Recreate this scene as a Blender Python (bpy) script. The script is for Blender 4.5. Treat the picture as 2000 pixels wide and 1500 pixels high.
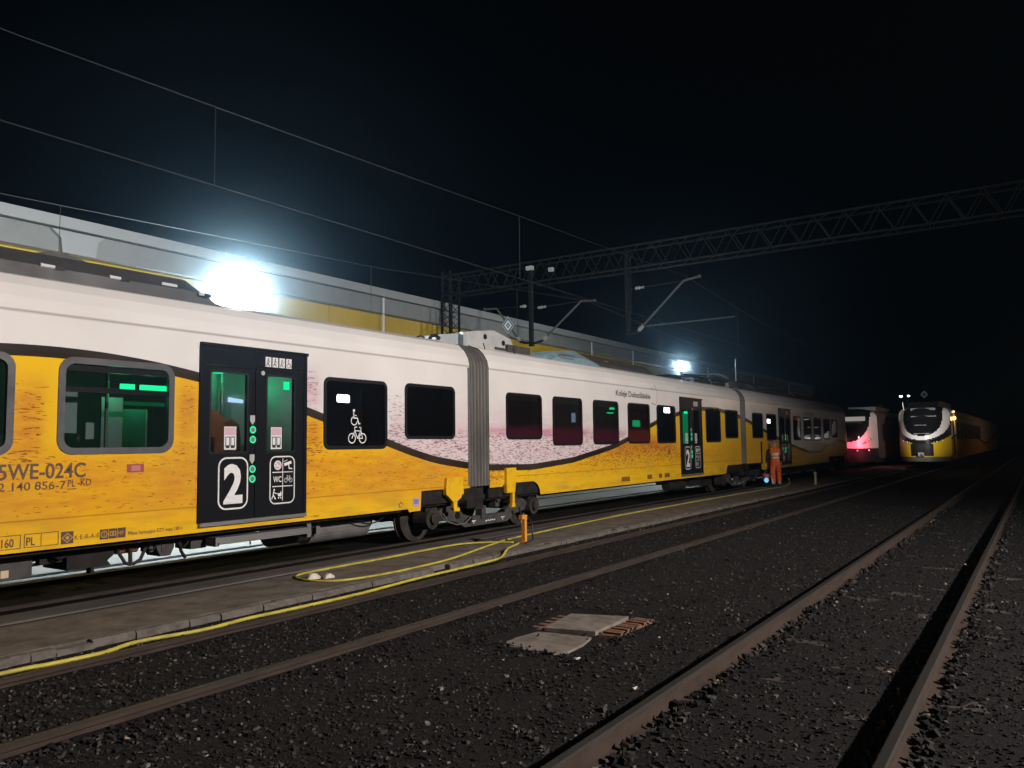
import bpy, bmesh, math, random
import numpy as np
from mathutils import Vector, Matrix
random.seed(7); rng = np.random.default_rng(7)
for o in list(bpy.data.objects): bpy.data.objects.remove(o)
SC = bpy.context.scene; COL = SC.collection
R_ = math.radians

# ------------------------------------------------------------------ camera, world, light, exposure
cam = bpy.data.objects.new('camera', bpy.data.cameras.new('camera')); COL.objects.link(cam)
cr = Vector((0.55763932, -0.82999398, -0.01218089)); cu = Vector((-0.05700074, -0.05292791, 0.99697019)); cb = Vector((-0.82812397, -0.55525546, -0.07682495))
m = Matrix((cr, cu, cb)).transposed().to_4x4(); m.translation = Vector((0, 0, 1.75)); cam.matrix_world = m
cam.data.sensor_fit = 'HORIZONTAL'; cam.data.sensor_width = 36.0; cam.data.lens = 1540 / 2000 * 36
cam.data.clip_start = 0.05; cam.data.clip_end = 3000
SC.camera = cam
w = bpy.data.worlds.new('World'); SC.world = w; w.use_nodes = True
nt = w.node_tree; bg = nt.nodes['Background']; sky = nt.nodes.new('ShaderNodeTexSky'); sky.sky_type = 'NISHITA'
sky.sun_disc = False; sky.sun_elevation = R_(-7); sky.sun_rotation = R_(200)
nt.links.new(sky.outputs[0], bg.inputs[0]); bg.inputs[1].default_value = 0.01
SC.view_settings.view_transform = 'Standard'; SC.view_settings.look = 'None'; SC.view_settings.exposure = 0.0; SC.view_settings.gamma = 1.0
cy = SC.cycles; cy.use_denoising = True; cy.max_bounces = 6; cy.diffuse_bounces = 2; cy.glossy_bounces = 3; cy.transmission_bounces = 4
cy.transparent_max_bounces = 16; cy.volume_bounces = 0; cy.sample_clamp_indirect = 3.0

FLOOD_W = 25000.0      # yard floodlight out of frame on the right
POLE_L = 420.0         # radiance of the white lamp globes beyond the train

# ------------------------------------------------------------------ helpers
class MB:
    def __init__(s): s.v = []; s.f = []; s.m = []
    def add(s, vs, fs, m=0):
        b = len(s.v); s.v += [tuple(map(float, p)) for p in vs]
        s.f += [tuple(i + b for i in f) for f in fs]; s.m += [m] * len(fs); return s
    def box(s, x0, x1, y0, y1, z0, z1, m=0):
        x0, x1 = min(x0, x1), max(x0, x1); y0, y1 = min(y0, y1), max(y0, y1); z0, z1 = min(z0, z1), max(z0, z1)
        return s.add([(x0,y0,z0),(x1,y0,z0),(x1,y1,z0),(x0,y1,z0),(x0,y0,z1),(x1,y0,z1),(x1,y1,z1),(x0,y1,z1)],
                     [(0,3,2,1),(4,5,6,7),(0,1,5,4),(1,2,6,5),(2,3,7,6),(3,0,4,7)], m)
    def prism(s, poly, axis, a0, a1, m=0):
        n = len(poly)
        def P(p, a): return {'x': (a, p[0], p[1]), 'y': (p[0], a, p[1]), 'z': (p[0], p[1], a)}[axis]
        vs = [P(p, a0) for p in poly] + [P(p, a1) for p in poly]
        fs = [tuple(range(n))[::-1], tuple(range(n, 2 * n))] + [(i, (i + 1) % n, n + (i + 1) % n, n + i) for i in range(n)]
        return s.add(vs, fs, m)
    def tube(s, pts, r, n=8, m=0, cap=True):
        pts = [Vector(p) for p in pts]; k = len(pts); vs = []; up0 = None
        rs = r if isinstance(r, (list, tuple)) else [r] * k
        for i, p in enumerate(pts):
            t = (pts[min(i + 1, k - 1)] - pts[max(i - 1, 0)])
            t = t.normalized() if t.length > 1e-9 else Vector((1, 0, 0))
            if up0 is None:
                up0 = Vector((0, 0, 1)) if abs(t.z) < 0.9 else Vector((1, 0, 0))
            a = t.cross(up0); a = a.normalized() if a.length > 1e-6 else t.orthogonal().normalized()
            b = a.cross(t).normalized(); up0 = b
            for j in range(n):
                q = 2 * math.pi * j / n; vs.append(p + a * (math.cos(q) * rs[i]) + b * (math.sin(q) * rs[i]))
        fs = [(i*n+j, i*n+(j+1)%n, (i+1)*n+(j+1)%n, (i+1)*n+j) for i in range(k-1) for j in range(n)]
        if cap: fs += [tuple(range(n))[::-1], tuple(range((k-1)*n, k*n))]
        return s.add(vs, fs, m)
    def disc(s, c, r, axis='y', t=0.01, n=20, m=0):
        p = Vector(c); d = {'x': Vector((t,0,0)), 'y': Vector((0,t,0)), 'z': Vector((0,0,t))}[axis]
        return s.tube([p - d / 2, p + d / 2], r, n, m)
    # flat marks lying on the X-Z plane at depth y
    def quad(s, x0, x1, z0, z1, y, m=0): return s.add([(x0,y,z0),(x1,y,z0),(x1,y,z1),(x0,y,z1)], [(0,1,2,3)], m)
    def stroke(s, pts, wd, y, m=0, closed=False):
        P = list(pts) + ([pts[0]] if closed else [])
        for (xa, za), (xb, zb) in zip(P[:-1], P[1:]):
            dx, dz = xb - xa, zb - za; L = math.hypot(dx, dz)
            if L < 1e-6: continue
            ex, ez = dx / L * wd * .35, dz / L * wd * .35; nx, nz = -dz / L * wd / 2, dx / L * wd / 2
            s.add([(xa-ex-nx,y,za-ez-nz),(xb+ex-nx,y,zb+ez-nz),(xb+ex+nx,y,zb+ez+nz),(xa-ex+nx,y,za-ez+nz)], [(0,1,2,3)], m); y -= 0.00005
        return s
    def ring(s, cx, cz, r, wd, y, m=0, a0=0, a1=360, n=24):
        vs = []; fs = []
        for i in range(n + 1):
            a = R_(a0 + (a1 - a0) * i / n)
            for rr in (r - wd / 2, r + wd / 2): vs.append((cx + rr * math.cos(a), y, cz + rr * math.sin(a)))
        for i in range(n): fs.append((2*i, 2*i+1, 2*i+3, 2*i+2))
        return s.add(vs, fs, m)
    def dot(s, cx, cz, r, y, m=0, n=16):
        return s.add([(cx + r*math.cos(2*math.pi*i/n), y, cz + r*math.sin(2*math.pi*i/n)) for i in range(n)], [tuple(range(n))], m)

def rrect(x0, x1, z0, z1, r, n=6):
    out = []
    for cx, cz, a in ((x1-r,z0+r,-90),(x1-r,z1-r,0),(x0+r,z1-r,90),(x0+r,z0+r,180)):
        for i in range(n + 1):
            q = R_(a + 90 * i / n); out.append((cx + r*math.cos(q), cz + r*math.sin(q)))
    return out
def rring(mb, outer, inner, y, depth, m=0):
    n = len(outer); vs = [(p[0],y,p[1]) for p in outer] + [(p[0],y,p[1]) for p in inner] + [(p[0],y+depth,p[1]) for p in outer] + [(p[0],y+depth,p[1]) for p in inner]
    fs = []
    for i in range(n):
        j = (i+1) % n; fs += [(i,j,n+j,n+i), (2*n+i,2*n+j,j,i), (n+i,n+j,3*n+j,3*n+i)]
    mb.add(vs, fs, m)

def link(name, mb, mats, parent=None, smooth=False, base=None):
    if base is None: base = BASE.get(parent.name, Vector((0,0,0))) if parent else Vector((0,0,0))
    me = bpy.data.meshes.new(name)
    me.from_pydata([(a-base.x, b-base.y, c-base.z) for a, b, c in mb.v], [], mb.f)
    if not isinstance(mats, (list, tuple)): mats = [mats]
    for q in mats: me.materials.append(q)
    if len(mats) > 1: me.polygons.foreach_set('material_index', mb.m)
    if smooth: me.polygons.foreach_set('use_smooth', [True] * len(me.polygons))
    me.update()
    o = bpy.data.objects.new(name, me); COL.objects.link(o)
    if parent: o.parent = parent; BASE[o.name] = base
    return o
BASE = {}
def tag(o, label=None, cat=None, group=None, kind=None):
    if label: o['label'] = label
    if cat: o['category'] = cat
    if group: o['group'] = group
    if kind: o['kind'] = kind
    return o
def thing(name, label, cat, base=(0,0,0), group=None):
    o = bpy.data.objects.new(name, None); COL.objects.link(o); o.location = base; o.empty_display_size = .3
    BASE[o.name] = Vector(base); return tag(o, label, cat, group)
def solo(name, mb, mats, label, cat, group=None, smooth=False):
    lo = np.array(mb.v); b = Vector((float(lo[:,0].mean()), float(lo[:,1].mean()), float(lo[:,2].min())))
    o = link(name, mb, mats, None, smooth, b); o.location = b; return tag(o, label, cat, group)
def struct(name, mb, mats, smooth=False): return tag(link(name, mb, mats, None, smooth), kind='structure')
def part_label(o, t): o['label'] = t; return o
def light(name, kind, loc, power, color, size, parent=None, **kw):
    l = bpy.data.lights.new(name, kind); l.energy = power; l.color = color
    if kind in ('POINT', 'SPOT'): l.shadow_soft_size = size
    for k, v in kw.items(): setattr(l, k, v)
    o = bpy.data.objects.new(name, l); COL.objects.link(o); o.location = loc
    if parent: o.parent = parent; o.location = Vector(loc) - BASE[parent.name]
    return o

TXT = {}
def text(mb, s, x, z, y, size, m=0, sx=1.0, align='LEFT', bold=.0):
    key = (s, bold)
    if key not in TXT:
        c = bpy.data.curves.new('lettering', 'FONT'); c.body = s; c.resolution_u = 3; c.offset = bold
        o = bpy.data.objects.new('lettering', c); COL.objects.link(o)
        dg = bpy.context.evaluated_depsgraph_get(); me = bpy.data.meshes.new_from_object(o.evaluated_get(dg))
        TXT[key] = ([tuple(v.co) for v in me.vertices], [tuple(p.vertices) for p in me.polygons])
        bpy.data.objects.remove(o); bpy.data.meshes.remove(me); bpy.data.curves.remove(c)
    vs, fs = TXT[key]
    xs = [v[0] for v in vs]; wd = max(xs) - min(xs); off = {'LEFT': -min(xs), 'CENTER': -min(xs) - wd/2, 'RIGHT': -max(xs)}[align]
    mb.add([(x + (v[0] + off) * size * sx, y, z + v[1] * size) for v in vs], fs, m)
    return wd * size * sx

# ------------------------------------------------------------------ materials
def mat(name, col, rough=.6, metal=0., spec=.5, noise=None, bump=None, coat=0., emit=None, estr=0.):
    M = bpy.data.materials.new(name); M.use_nodes = True; t = M.node_tree; p = t.nodes['Principled BSDF']
    p.inputs['Base Color'].default_value = (*col, 1); p.inputs['Roughness'].default_value = rough; p.inputs['Metallic'].default_value = metal
    p.inputs['Specular IOR Level'].default_value = spec; p.inputs['Coat Weight'].default_value = coat
    if emit: p.inputs['Emission Color'].default_value = (*emit, 1); p.inputs['Emission Strength'].default_value = estr
    if noise or bump:
        tc = t.nodes.new('ShaderNodeTexCoord')
    if noise:   # (scale, second colour, contrast lo, hi, stretch)
        sc, c2, lo, hi = noise[:4]; st = noise[4] if len(noise) > 4 else (1,1,1)
        mp = t.nodes.new('ShaderNodeMapping'); mp.inputs['Scale'].default_value = st
        n = t.nodes.new('ShaderNodeTexNoise'); n.inputs['Scale'].default_value = sc; n.inputs['Detail'].default_value = 7; n.inputs['Roughness'].default_value = .65
        r = t.nodes.new('ShaderNodeMapRange'); r.inputs[1].default_value = lo; r.inputs[2].default_value = hi
        mx = t.nodes.new('ShaderNodeMix'); mx.data_type = 'RGBA'; mx.inputs[6].default_value = (*col, 1); mx.inputs[7].default_value = (*c2, 1)
        t.links.new(tc.outputs['Object'], mp.inputs[0]); t.links.new(mp.outputs[0], n.inputs['Vector']); t.links.new(n.outputs[0], r.inputs[0])
        t.links.new(r.outputs[0], mx.inputs[0]); t.links.new(mx.outputs[2], p.inputs['Base Color'])
        rr = t.nodes.new('ShaderNodeMapRange'); rr.inputs[1].default_value = .3; rr.inputs[2].default_value = .7
        rr.inputs[3].default_value = max(.05, rough - .12); rr.inputs[4].default_value = min(1, rough + .12)
        t.links.new(n.outputs[0], rr.inputs[0]); t.links.new(rr.outputs[0], p.inputs['Roughness'])
    if bump:    # (scale, strength, distance)
        n2 = t.nodes.new('ShaderNodeTexNoise'); n2.inputs['Scale'].default_value = bump[0]; n2.inputs['Detail'].default_value = 6
        b = t.nodes.new('ShaderNodeBump'); b.inputs['Strength'].default_value = bump[1]; b.inputs['Distance'].default_value = bump[2]
        t.links.new(tc.outputs['Object'], n2.inputs['Vector']); t.links.new(n2.outputs[0], b.inputs['Height']); t.links.new(b.outputs[0], p.inputs['Normal'])
    return M
def glass(name, tint, trans, refl=1.0, lower=None):
    M = bpy.data.materials.new(name); M.use_nodes = True; t = M.node_tree; t.nodes.clear()
    out = t.nodes.new('ShaderNodeOutputMaterial'); tr = t.nodes.new('ShaderNodeBsdfTransparent'); tr.inputs[0].default_value = (*[c*trans for c in tint], 1)
    df = t.nodes.new('ShaderNodeBsdfDiffuse'); df.inputs[0].default_value = (.012,.011,.012,1)
    gl = t.nodes.new('ShaderNodeBsdfGlossy'); gl.inputs['Roughness'].default_value = .03; gl.inputs[0].default_value = (refl,refl,refl,1)
    fr = t.nodes.new('ShaderNodeFresnel'); fr.inputs[0].default_value = 1.5
    m1 = t.nodes.new('ShaderNodeMixShader'); m1.inputs[0].default_value = .3; m2 = t.nodes.new('ShaderNodeMixShader')
    t.links.new(tr.outputs[0], m1.inputs[1]); t.links.new(df.outputs[0], m1.inputs[2])
    if lower:   # printed film over the lower part of the pane
        tc = t.nodes.new('ShaderNodeTexCoord'); sp = t.nodes.new('ShaderNodeSeparateXYZ'); n = t.nodes.new('ShaderNodeTexNoise'); n.inputs['Scale'].default_value = 9
        ad = t.nodes.new('ShaderNodeMath'); ad.operation = 'MULTIPLY_ADD'; ad.inputs[1].default_value = .25
        r = t.nodes.new('ShaderNodeMapRange'); r.inputs[1].default_value = 2.32; r.inputs[2].default_value = 2.16; r.inputs[3].default_value = .3; r.inputs[4].default_value = .93
        cr_ = t.nodes.new('ShaderNodeMix'); cr_.data_type = 'RGBA'; cr_.inputs[6].default_value = (.012,.011,.012,1); cr_.inputs[7].default_value = (*lower,1)
        t.links.new(tc.outputs['Object'], sp.inputs[0]); t.links.new(tc.outputs['Object'], n.inputs['Vector'])
        t.links.new(n.outputs[0], ad.inputs[0]); t.links.new(sp.outputs[2], ad.inputs[2]); t.links.new(ad.outputs[0], r.inputs[0])
        t.links.new(r.outputs[0], m1.inputs[0]); t.links.new(r.outputs[0], cr_.inputs[0]); t.links.new(cr_.outputs[2], df.inputs[0])
    t.links.new(fr.outputs[0], m2.inputs[0]); t.links.new(m1.outputs[0], m2.inputs[1]); t.links.new(gl.outputs[0], m2.inputs[2]); t.links.new(m2.outputs[0], out.inputs[0])
    return M
def emission(name, col, s):
    M = bpy.data.materials.new(name); M.use_nodes = True; t = M.node_tree; t.nodes.clear()
    e = t.nodes.new('ShaderNodeEmission'); e.inputs[0].default_value = (*col,1); e.inputs[1].default_value = s
    o = t.nodes.new('ShaderNodeOutputMaterial'); t.links.new(e.outputs[0], o.inputs[0]); return M

def livery_material():
    M = bpy.data.materials.new('train_livery'); M.use_nodes = True; t = M.node_tree; p = t.nodes['Principled BSDF']; N = t.nodes.new; L = t.links.new
    p.inputs['Specular IOR Level'].default_value = .14
    def attr(n): a = N('ShaderNodeAttribute'); a.attribute_name = n; return a.outputs['Fac']
    def math_(op, a, b=None, c=None):
        q = N('ShaderNodeMath'); q.operation = op
        for i, x in enumerate((a, b, c)):
            if x is None: continue
            if isinstance(x, (int, float)): q.inputs[i].default_value = x
            else: L(x, q.inputs[i])
        return q.outputs[0]
    def mix(f, a, b):
        q = N('ShaderNodeMix'); q.data_type = 'RGBA'
        for i, x in ((0, f), (6, a), (7, b)):
            if isinstance(x, tuple): q.inputs[i].default_value = (*x, 1)
            elif isinstance(x, (int, float)): q.inputs[i].default_value = x
            else: L(x, q.inputs[i])
        return q.outputs[2]
    d, wash, speck, seam = attr('wave'), attr('wash'), attr('speck'), attr('seam')
    tc = N('ShaderNodeTexCoord')
    def noise(scale, st, det, off=(0,0,0)):
        mp = N('ShaderNodeMapping'); mp.inputs['Scale'].default_value = st; mp.inputs['Location'].default_value = off; L(tc.outputs['Object'], mp.inputs[0])
        n = N('ShaderNodeTexNoise'); n.inputs['Scale'].default_value = scale; n.inputs['Detail'].default_value = det; L(mp.outputs[0], n.inputs['Vector']); return n.outputs[0]
    n1 = noise(1, (11, 1, 72), 1.2); n2 = noise(1, (3, 1, 14), 3, (5,2,1)); n3 = noise(.8, (1, 1, 1), 5, (9,0,4))
    yl = math_('LESS_THAN', d, 0.0)
    st = math_('LESS_THAN', math_('ABSOLUTE', d), .064)
    wsh = math_('MULTIPLY', wash, math_('MULTIPLY_ADD', n2, 1.5, .1)); wsh = math_('MINIMUM', wsh, 1.0)
    white = mix(wsh, (.77,.735,.705), (.58,.22,.32)); yellow = mix(wsh, (.86,.50,.011), (.60,.20,.022))
    base = mix(yl, white, yellow)
    thr = math_('MULTIPLY_ADD', speck, -.31, .86)
    dash = N('ShaderNodeMapRange'); L(n1, dash.inputs[0]); L(thr, dash.inputs[1]); L(math_('ADD', thr, .05), dash.inputs[2])
    dc = mix(yl, (.19,.04,.11), (.20,.055,.010))
    base = mix(math_('MULTIPLY', dash.outputs[0], .85), base, dc)
    base = mix(math_('MULTIPLY', st, .985), base, (.016,.011,.010))
    base = mix(math_('MULTIPLY', seam, .72), base, mix(yl, (.22,.20,.19), (.32,.13,.006)))
    gr = N('ShaderNodeMapRange'); L(n3, gr.inputs[0]); gr.inputs[1].default_value = .35; gr.inputs[2].default_value = .75; gr.inputs[3].default_value = 0; gr.inputs[4].default_value = .16
    base = mix(gr.outputs[0], base, (.22,.17,.12))
    sz = N('ShaderNodeSeparateXYZ'); L(tc.outputs['Object'], sz.inputs[0]); n4 = noise(1, (1.6, 1, 9), 6, (2,0,7))
    dz = N('ShaderNodeMapRange'); L(sz.outputs[2], dz.inputs[0]); dz.inputs[1].default_value = 1.25; dz.inputs[2].default_value = .6; dz.inputs[3].default_value = 0; dz.inputs[4].default_value = .8
    dn = N('ShaderNodeMapRange'); L(n4, dn.inputs[0]); dn.inputs[1].default_value = .42; dn.inputs[2].default_value = .72
    base = mix(math_('MULTIPLY', dz.outputs[0], math_('MULTIPLY', dn.outputs[0], .55)), base, (.17,.10,.045))
    L(base, p.inputs['Base Color'])
    rg = N('ShaderNodeMapRange'); L(n3, rg.inputs[0]); rg.inputs[3].default_value = .16; rg.inputs[4].default_value = .30; L(rg.outputs[0], p.inputs['Roughness'])
    return M

M_LIV = livery_material()
M_BLACK = mat('black_paint', (.011,.011,.013), .30, spec=.09)
M_RUBBER = mat('black_rubber', (.010,.010,.011), .5, spec=.2)
M_GREYFRAME = mat('grey_rubber', (.085,.083,.09), .5, spec=.3, noise=(4, (.06,.058,.062), .4, .7))
M_STEEL = mat('brushed_steel', (.30,.295,.29), .45, .6, noise=(6, (.18,.17,.16), .4, .7, (.2,1,3)))
M_UNDER = mat('underframe_dark', (.014,.012,.011), .8, spec=.2, noise=(5, (.032,.027,.023), .45, .7), bump=(30,.3,.01))
M_UNDERG = mat('underframe_grey', (.065,.060,.058), .75, spec=.25, noise=(5, (.034,.030,.027), .45, .7))
M_BOGIE = mat('bogie_dust', (.046,.038,.032), .85, spec=.2, noise=(6, (.018,.015,.013), .4, .7), bump=(25,.3,.01))
M_REDGEAR = mat('faded_red', (.28,.09,.07), .7, noise=(6, (.14,.06,.05), .4, .7))
M_YELLOW = mat('yellow_paint', (.83,.48,.012), .4, noise=(4, (.55,.27,.02), .5, .8))
M_BELLOWS = mat('bellows_rubber', (.15,.138,.125), .6, spec=.3, noise=(3, (.08,.072,.065), .4, .7, (1,1,.3)))
M_ROOFGREY = mat('roof_fairing_grey', (.062,.06,.062), .6, noise=(2, (.042,.04,.04), .4, .7))
M_ROOFBROWN = mat('roof_fairing_brown', (.055,.045,.038), .7, noise=(2, (.03,.026,.022), .4, .7))
M_ROOFBLUE = mat('roof_fairing_pale_blue', (.22,.33,.37), .35, noise=(3, (.16,.24,.27), .4, .7))
M_ACGREY = mat('pale_grey_enamel', (.46,.46,.45), .45, noise=(3, (.36,.36,.35), .4, .7))
M_WHITEMK = mat('white_marking', (.74,.73,.72), .5, noise=(14, (.55,.53,.52), .5, .75, (.3,1,3)))
M_DARKMK = mat('dark_brown_lettering', (.085,.032,.012), .5)
M_BLACKMK = mat('black_lettering', (.02,.018,.018), .5)
M_REDMK = mat('red_sticker', (.42,.06,.07), .5)
M_PINKMK = mat('pink_sticker', (.62,.38,.44), .5)
M_BLUEMK = mat('blue_sticker', (.22,.20,.42), .5)
M_CONC = mat('walkway_concrete', (.165,.145,.124), .9, spec=.2, noise=(2.6, (.075,.064,.053), .38, .68), bump=(60,.35,.006))
M_KERB = mat('kerb_stone', (.142,.123,.105), .9, noise=(7, (.065,.055,.047), .4, .7), bump=(40,.5,.01))
M_YARD = mat('yard_concrete', (.36,.37,.37), .8, noise=(.7, (.26,.27,.27), .35, .7, (1,.4,1)), bump=(30,.2,.006))
M_SLAB = mat('shaded_track_slab', (.011,.010,.010), .92, spec=.06, noise=(1.3, (.034,.029,.026), .5, .72, (.35,2.2,1)), bump=(22,.25,.008))  # near-black colour also carries the shade under the train
M_DIRT = mat('ballast_dirt', (.0065,.006,.006), .95, spec=.15, noise=(95, (.050,.045,.043), .46, .72), bump=(120,1.0,.012))
M_STONE = mat('ballast_stone', (.0165,.015,.0148), .95, spec=.15, noise=(14, (.075,.068,.064), .52, .75))
def island_variation(M, cols):      # every stone gets its own shade
    t = M.node_tree; p = t.nodes['Principled BSDF']; g = t.nodes.new('ShaderNodeNewGeometry'); r = t.nodes.new('ShaderNodeValToRGB'); r.color_ramp.interpolation = 'LINEAR'
    while len(r.color_ramp.elements) < len(cols): r.color_ramp.elements.new(.5)
    for e, (pos, c) in zip(r.color_ramp.elements, cols): e.position = pos; e.color = (*c, 1)
    t.links.new(g.outputs['Random Per Island'], r.inputs[0]); t.links.new(r.outputs[0], p.inputs['Base Color'])
island_variation(M_STONE, [(0,(.006,.0055,.0055)),(.45,(.016,.014,.014)),(.75,(.030,.026,.024)),(.92,(.055,.048,.044)),(.985,(.10,.088,.078)),(1,(.20,.18,.16))])
M_RAILTOP = mat('rail_rust', (.048,.033,.025), .85, spec=.2, noise=(6, (.028,.020,.016), .4, .7, (.3,1,1)), bump=(50,.3,.004))
M_RAILSHINE = mat('rail_steel', (.050,.046,.043), .5, .4, noise=(5, (.030,.027,.025), .4, .7, (.1,1,1)))
M_WOOD = mat('sleeper_wood', (.048,.036,.029), .95, noise=(6, (.026,.020,.017), .4, .7, (8,.5,1)))
M_HOSE = mat('yellow_hose', (.52,.44,.05), .55, noise=(5, (.30,.25,.05), .4, .7))
M_HOSEB = mat('black_hose', (.02,.02,.02), .5)
M_ORANGE = mat('orange_paint', (.75,.30,.035), .5, noise=(9, (.48,.20,.05), .5, .75))
M_TAPPALE = mat('cream_paint', (.62,.50,.32), .5)
M_RAG = mat('white_cloth', (.70,.65,.58), .9, noise=(8, (.45,.41,.36), .45, .7), bump=(30,.5,.01))
M_RUSTB = mat('rusty_brick', (.185,.085,.05), .9, noise=(9, (.10,.05,.033), .4, .7), bump=(30,.5,.01))
M_LID = mat('concrete_lid', (.20,.168,.142), .9, noise=(6, (.085,.066,.050), .42, .72), bump=(40,.4,.006))
M_LEAF = mat('dry_leaf', (.42,.30,.17), .8)
M_PAPER = mat('paper_scrap', (.50,.47,.43), .9)
M_FASC = mat('hall_fascia', (.20,.20,.195), .55, noise=(.6, (.165,.165,.16), .4, .7))
M_HALLY = mat('hall_yellow_sheet', (.46,.30,.016), .55, noise=(.5, (.38,.25,.015), .4, .7))
M_TRIM = mat('hall_trim', (.27,.275,.275), .5)
M_GALV = mat('dull_steel', (.011,.0112,.0112), .85, spec=.15, noise=(3, (.008,.008,.008), .4, .7))
M_WIRE = mat('overhead_wire', (.032,.032,.032), .8, spec=.2)
M_CERAM = mat('insulator', (.40,.40,.39), .35)
M_SIGNB = mat('sign_blue', (.03,.075,.11), .5); M_SIGNW = mat('sign_white', (.72,.74,.75), .5)
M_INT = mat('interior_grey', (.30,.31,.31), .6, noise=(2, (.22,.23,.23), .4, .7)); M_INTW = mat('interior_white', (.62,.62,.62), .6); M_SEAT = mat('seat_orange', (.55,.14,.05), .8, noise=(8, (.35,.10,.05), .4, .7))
M_VEST = mat('orange_hi_vis', (.95,.19,.045), .75, noise=(12, (.75,.10,.03), .4, .7)); M_TROUS = mat('orange_trousers', (.90,.16,.05), .85, noise=(12, (.58,.08,.03), .4, .7))
M_REFL = mat('reflective_tape', (.78,.70,.66), .35); M_SLEEVE = mat('dark_sleeve', (.035,.022,.022), .85); M_BOOT = mat('dark_boot', (.02,.018,.016), .7)
M_SKIN = mat('skin', (.50,.30,.21), .6); M_CAP = mat('grey_cap', (.22,.21,.20), .8); M_CUFF = mat('grey_cuff', (.38,.26,.22), .8)
M_BUCKET = mat('red_plastic', (.45,.05,.06), .5)
G_DARK = glass('dark_glass', (.55,.6,.6), .14); G_FILM = glass('printed_film_glass', (.55,.6,.6), .16, lower=(.05,.009,.018)); G_FILMO = glass('printed_film_glass_red', (.55,.6,.6), .16, lower=(.085,.016,.010))
G_CLEAR = glass('clear_glass', (.80,.92,.92), .62); G_DOOR = glass('door_glass', (.80,.92,.92), .5)
G_SHIELD = mat('windscreen_black', (.008,.008,.009), .12, spec=.6)
E_GREEN = emission('green_led', (.0,1.0,.32), 3.4); E_GREENB = emission('green_led_bright', (.02,1.0,.38), 2.6); E_GLED = emission('door_button_led', (.02,.9,.35), 1.2)
E_GREENC = emission('green_led_film', (.0,1.0,.32), 9.0); E_WHITE = emission('white_glow_panel', (.97,.98,1.0), 60.0); E_BLUEW = emission('bluish_glow_panel', (.50,.72,1.0), 3.2); E_RED = emission('red_display', (1.0,.04,.08), 1.3)
E_LAMP = emission('lamp_glare_globe', (.84,.96,1.0), POLE_L); E_LAMPS = emission('small_lamp_glare_globe', (.84,.96,1.0), POLE_L*1.6); E_TAIL = emission('tail_lamp', (1.0,.10,.16), 3.0); E_DISP = emission('destination_display', (.75,.66,.55), .38)
E_AMBER = emission('amber_reflection', (1.0,.48,.09), 14.0); E_CYAN = emission('cyan_lamp', (.22,.66,.95), .95); E_STREET = emission('street_lamp_lens', (1,.96,.9), 5.0)

# ------------------------------------------------------------------ ground
YA, YB, YC, YD, YE = 10.52, 6.01, 1.58, 14.5, 19.2
def ground_z(y):
    return float(np.interp(y, [-200, 3.9, 4.6, 5.1, 7.4, 8.7, 12.0, 13], [-.165, -.165, -.13, -.075, -.075, -.08, -.08, -.08]))
g = MB(); ys = [-160,-80,-40,-20,-10,-5] + list(np.arange(-3, 8.8, .35)) + [9.5, 12, 13, 20, 40, 80, 160]
xs = [-60,-30,-15] + list(np.arange(-8, 30, .5)) + [35,40,50,60,80,110,150,220,320,450,640]
vs = []; 
for x in xs:
    for y in ys:
        n = .004*math.sin(x*3.1+y*5.3)+.003*math.sin(x*7.7-y*3.9+1) if (-8 < x < 30 and -3 < y < 6.9) else 0
        vs.append((x, y, ground_z(y) + n))
ny = len(ys); g.add(vs, [(i*ny+j, (i+1)*ny+j, (i+1)*ny+j+1, i*ny+j+1) for i in range(len(xs)-1) for j in range(ny-1)])
struct('ground', g, M_DIRT, True)
WZ = 0.0
b = MB(); b.box(-30, 62, 7.48, 8.62, -.3, WZ); struct('walkway', b, M_CONC)
b = MB(); x = -30.0           # broken kerb edge, blocks of uneven length and height
while x < 62:
    L = random.uniform(.10, .42); dz = random.uniform(-.007, .001); dy = random.uniform(-.014, .022)
    if random.random() < .06: dz -= .02
    pts = [(7.36+dy, -.3), (7.48, -.3), (7.48, WZ+dz-.003), (7.385+dy, WZ+dz-.002), (7.36+dy, WZ+dz-.022)]
    if random.random() < .93: b.prism(pts, 'x', x, x + L - random.uniform(-.004, .004))
    x += L
struct('kerb', b, M_KERB)
b = MB(); b.box(-30, 110, 8.66, 11.45, -.3, -.045); struct('track_slab', b, M_SLAB)
b = MB(); b.box(-30, 110, 8.62, 8.86, -.3, -.03); b.box(-30, 110, 8.98, 9.44, -.29, -.024); struct('slab_edge', b, mat('slab_edge_concrete', (.115,.094,.084), .8, noise=(1.1, (.05,.043,.04), .42, .62, (.4,1,1)), bump=(40,.3,.006)))
b = MB(); b.box(-30, 130, 11.45, 45, -.3, -.03); b.box(-30,130, 11.9, 12.02, -.031, .005); struct('yard_floor', b, M_YARD)

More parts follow.
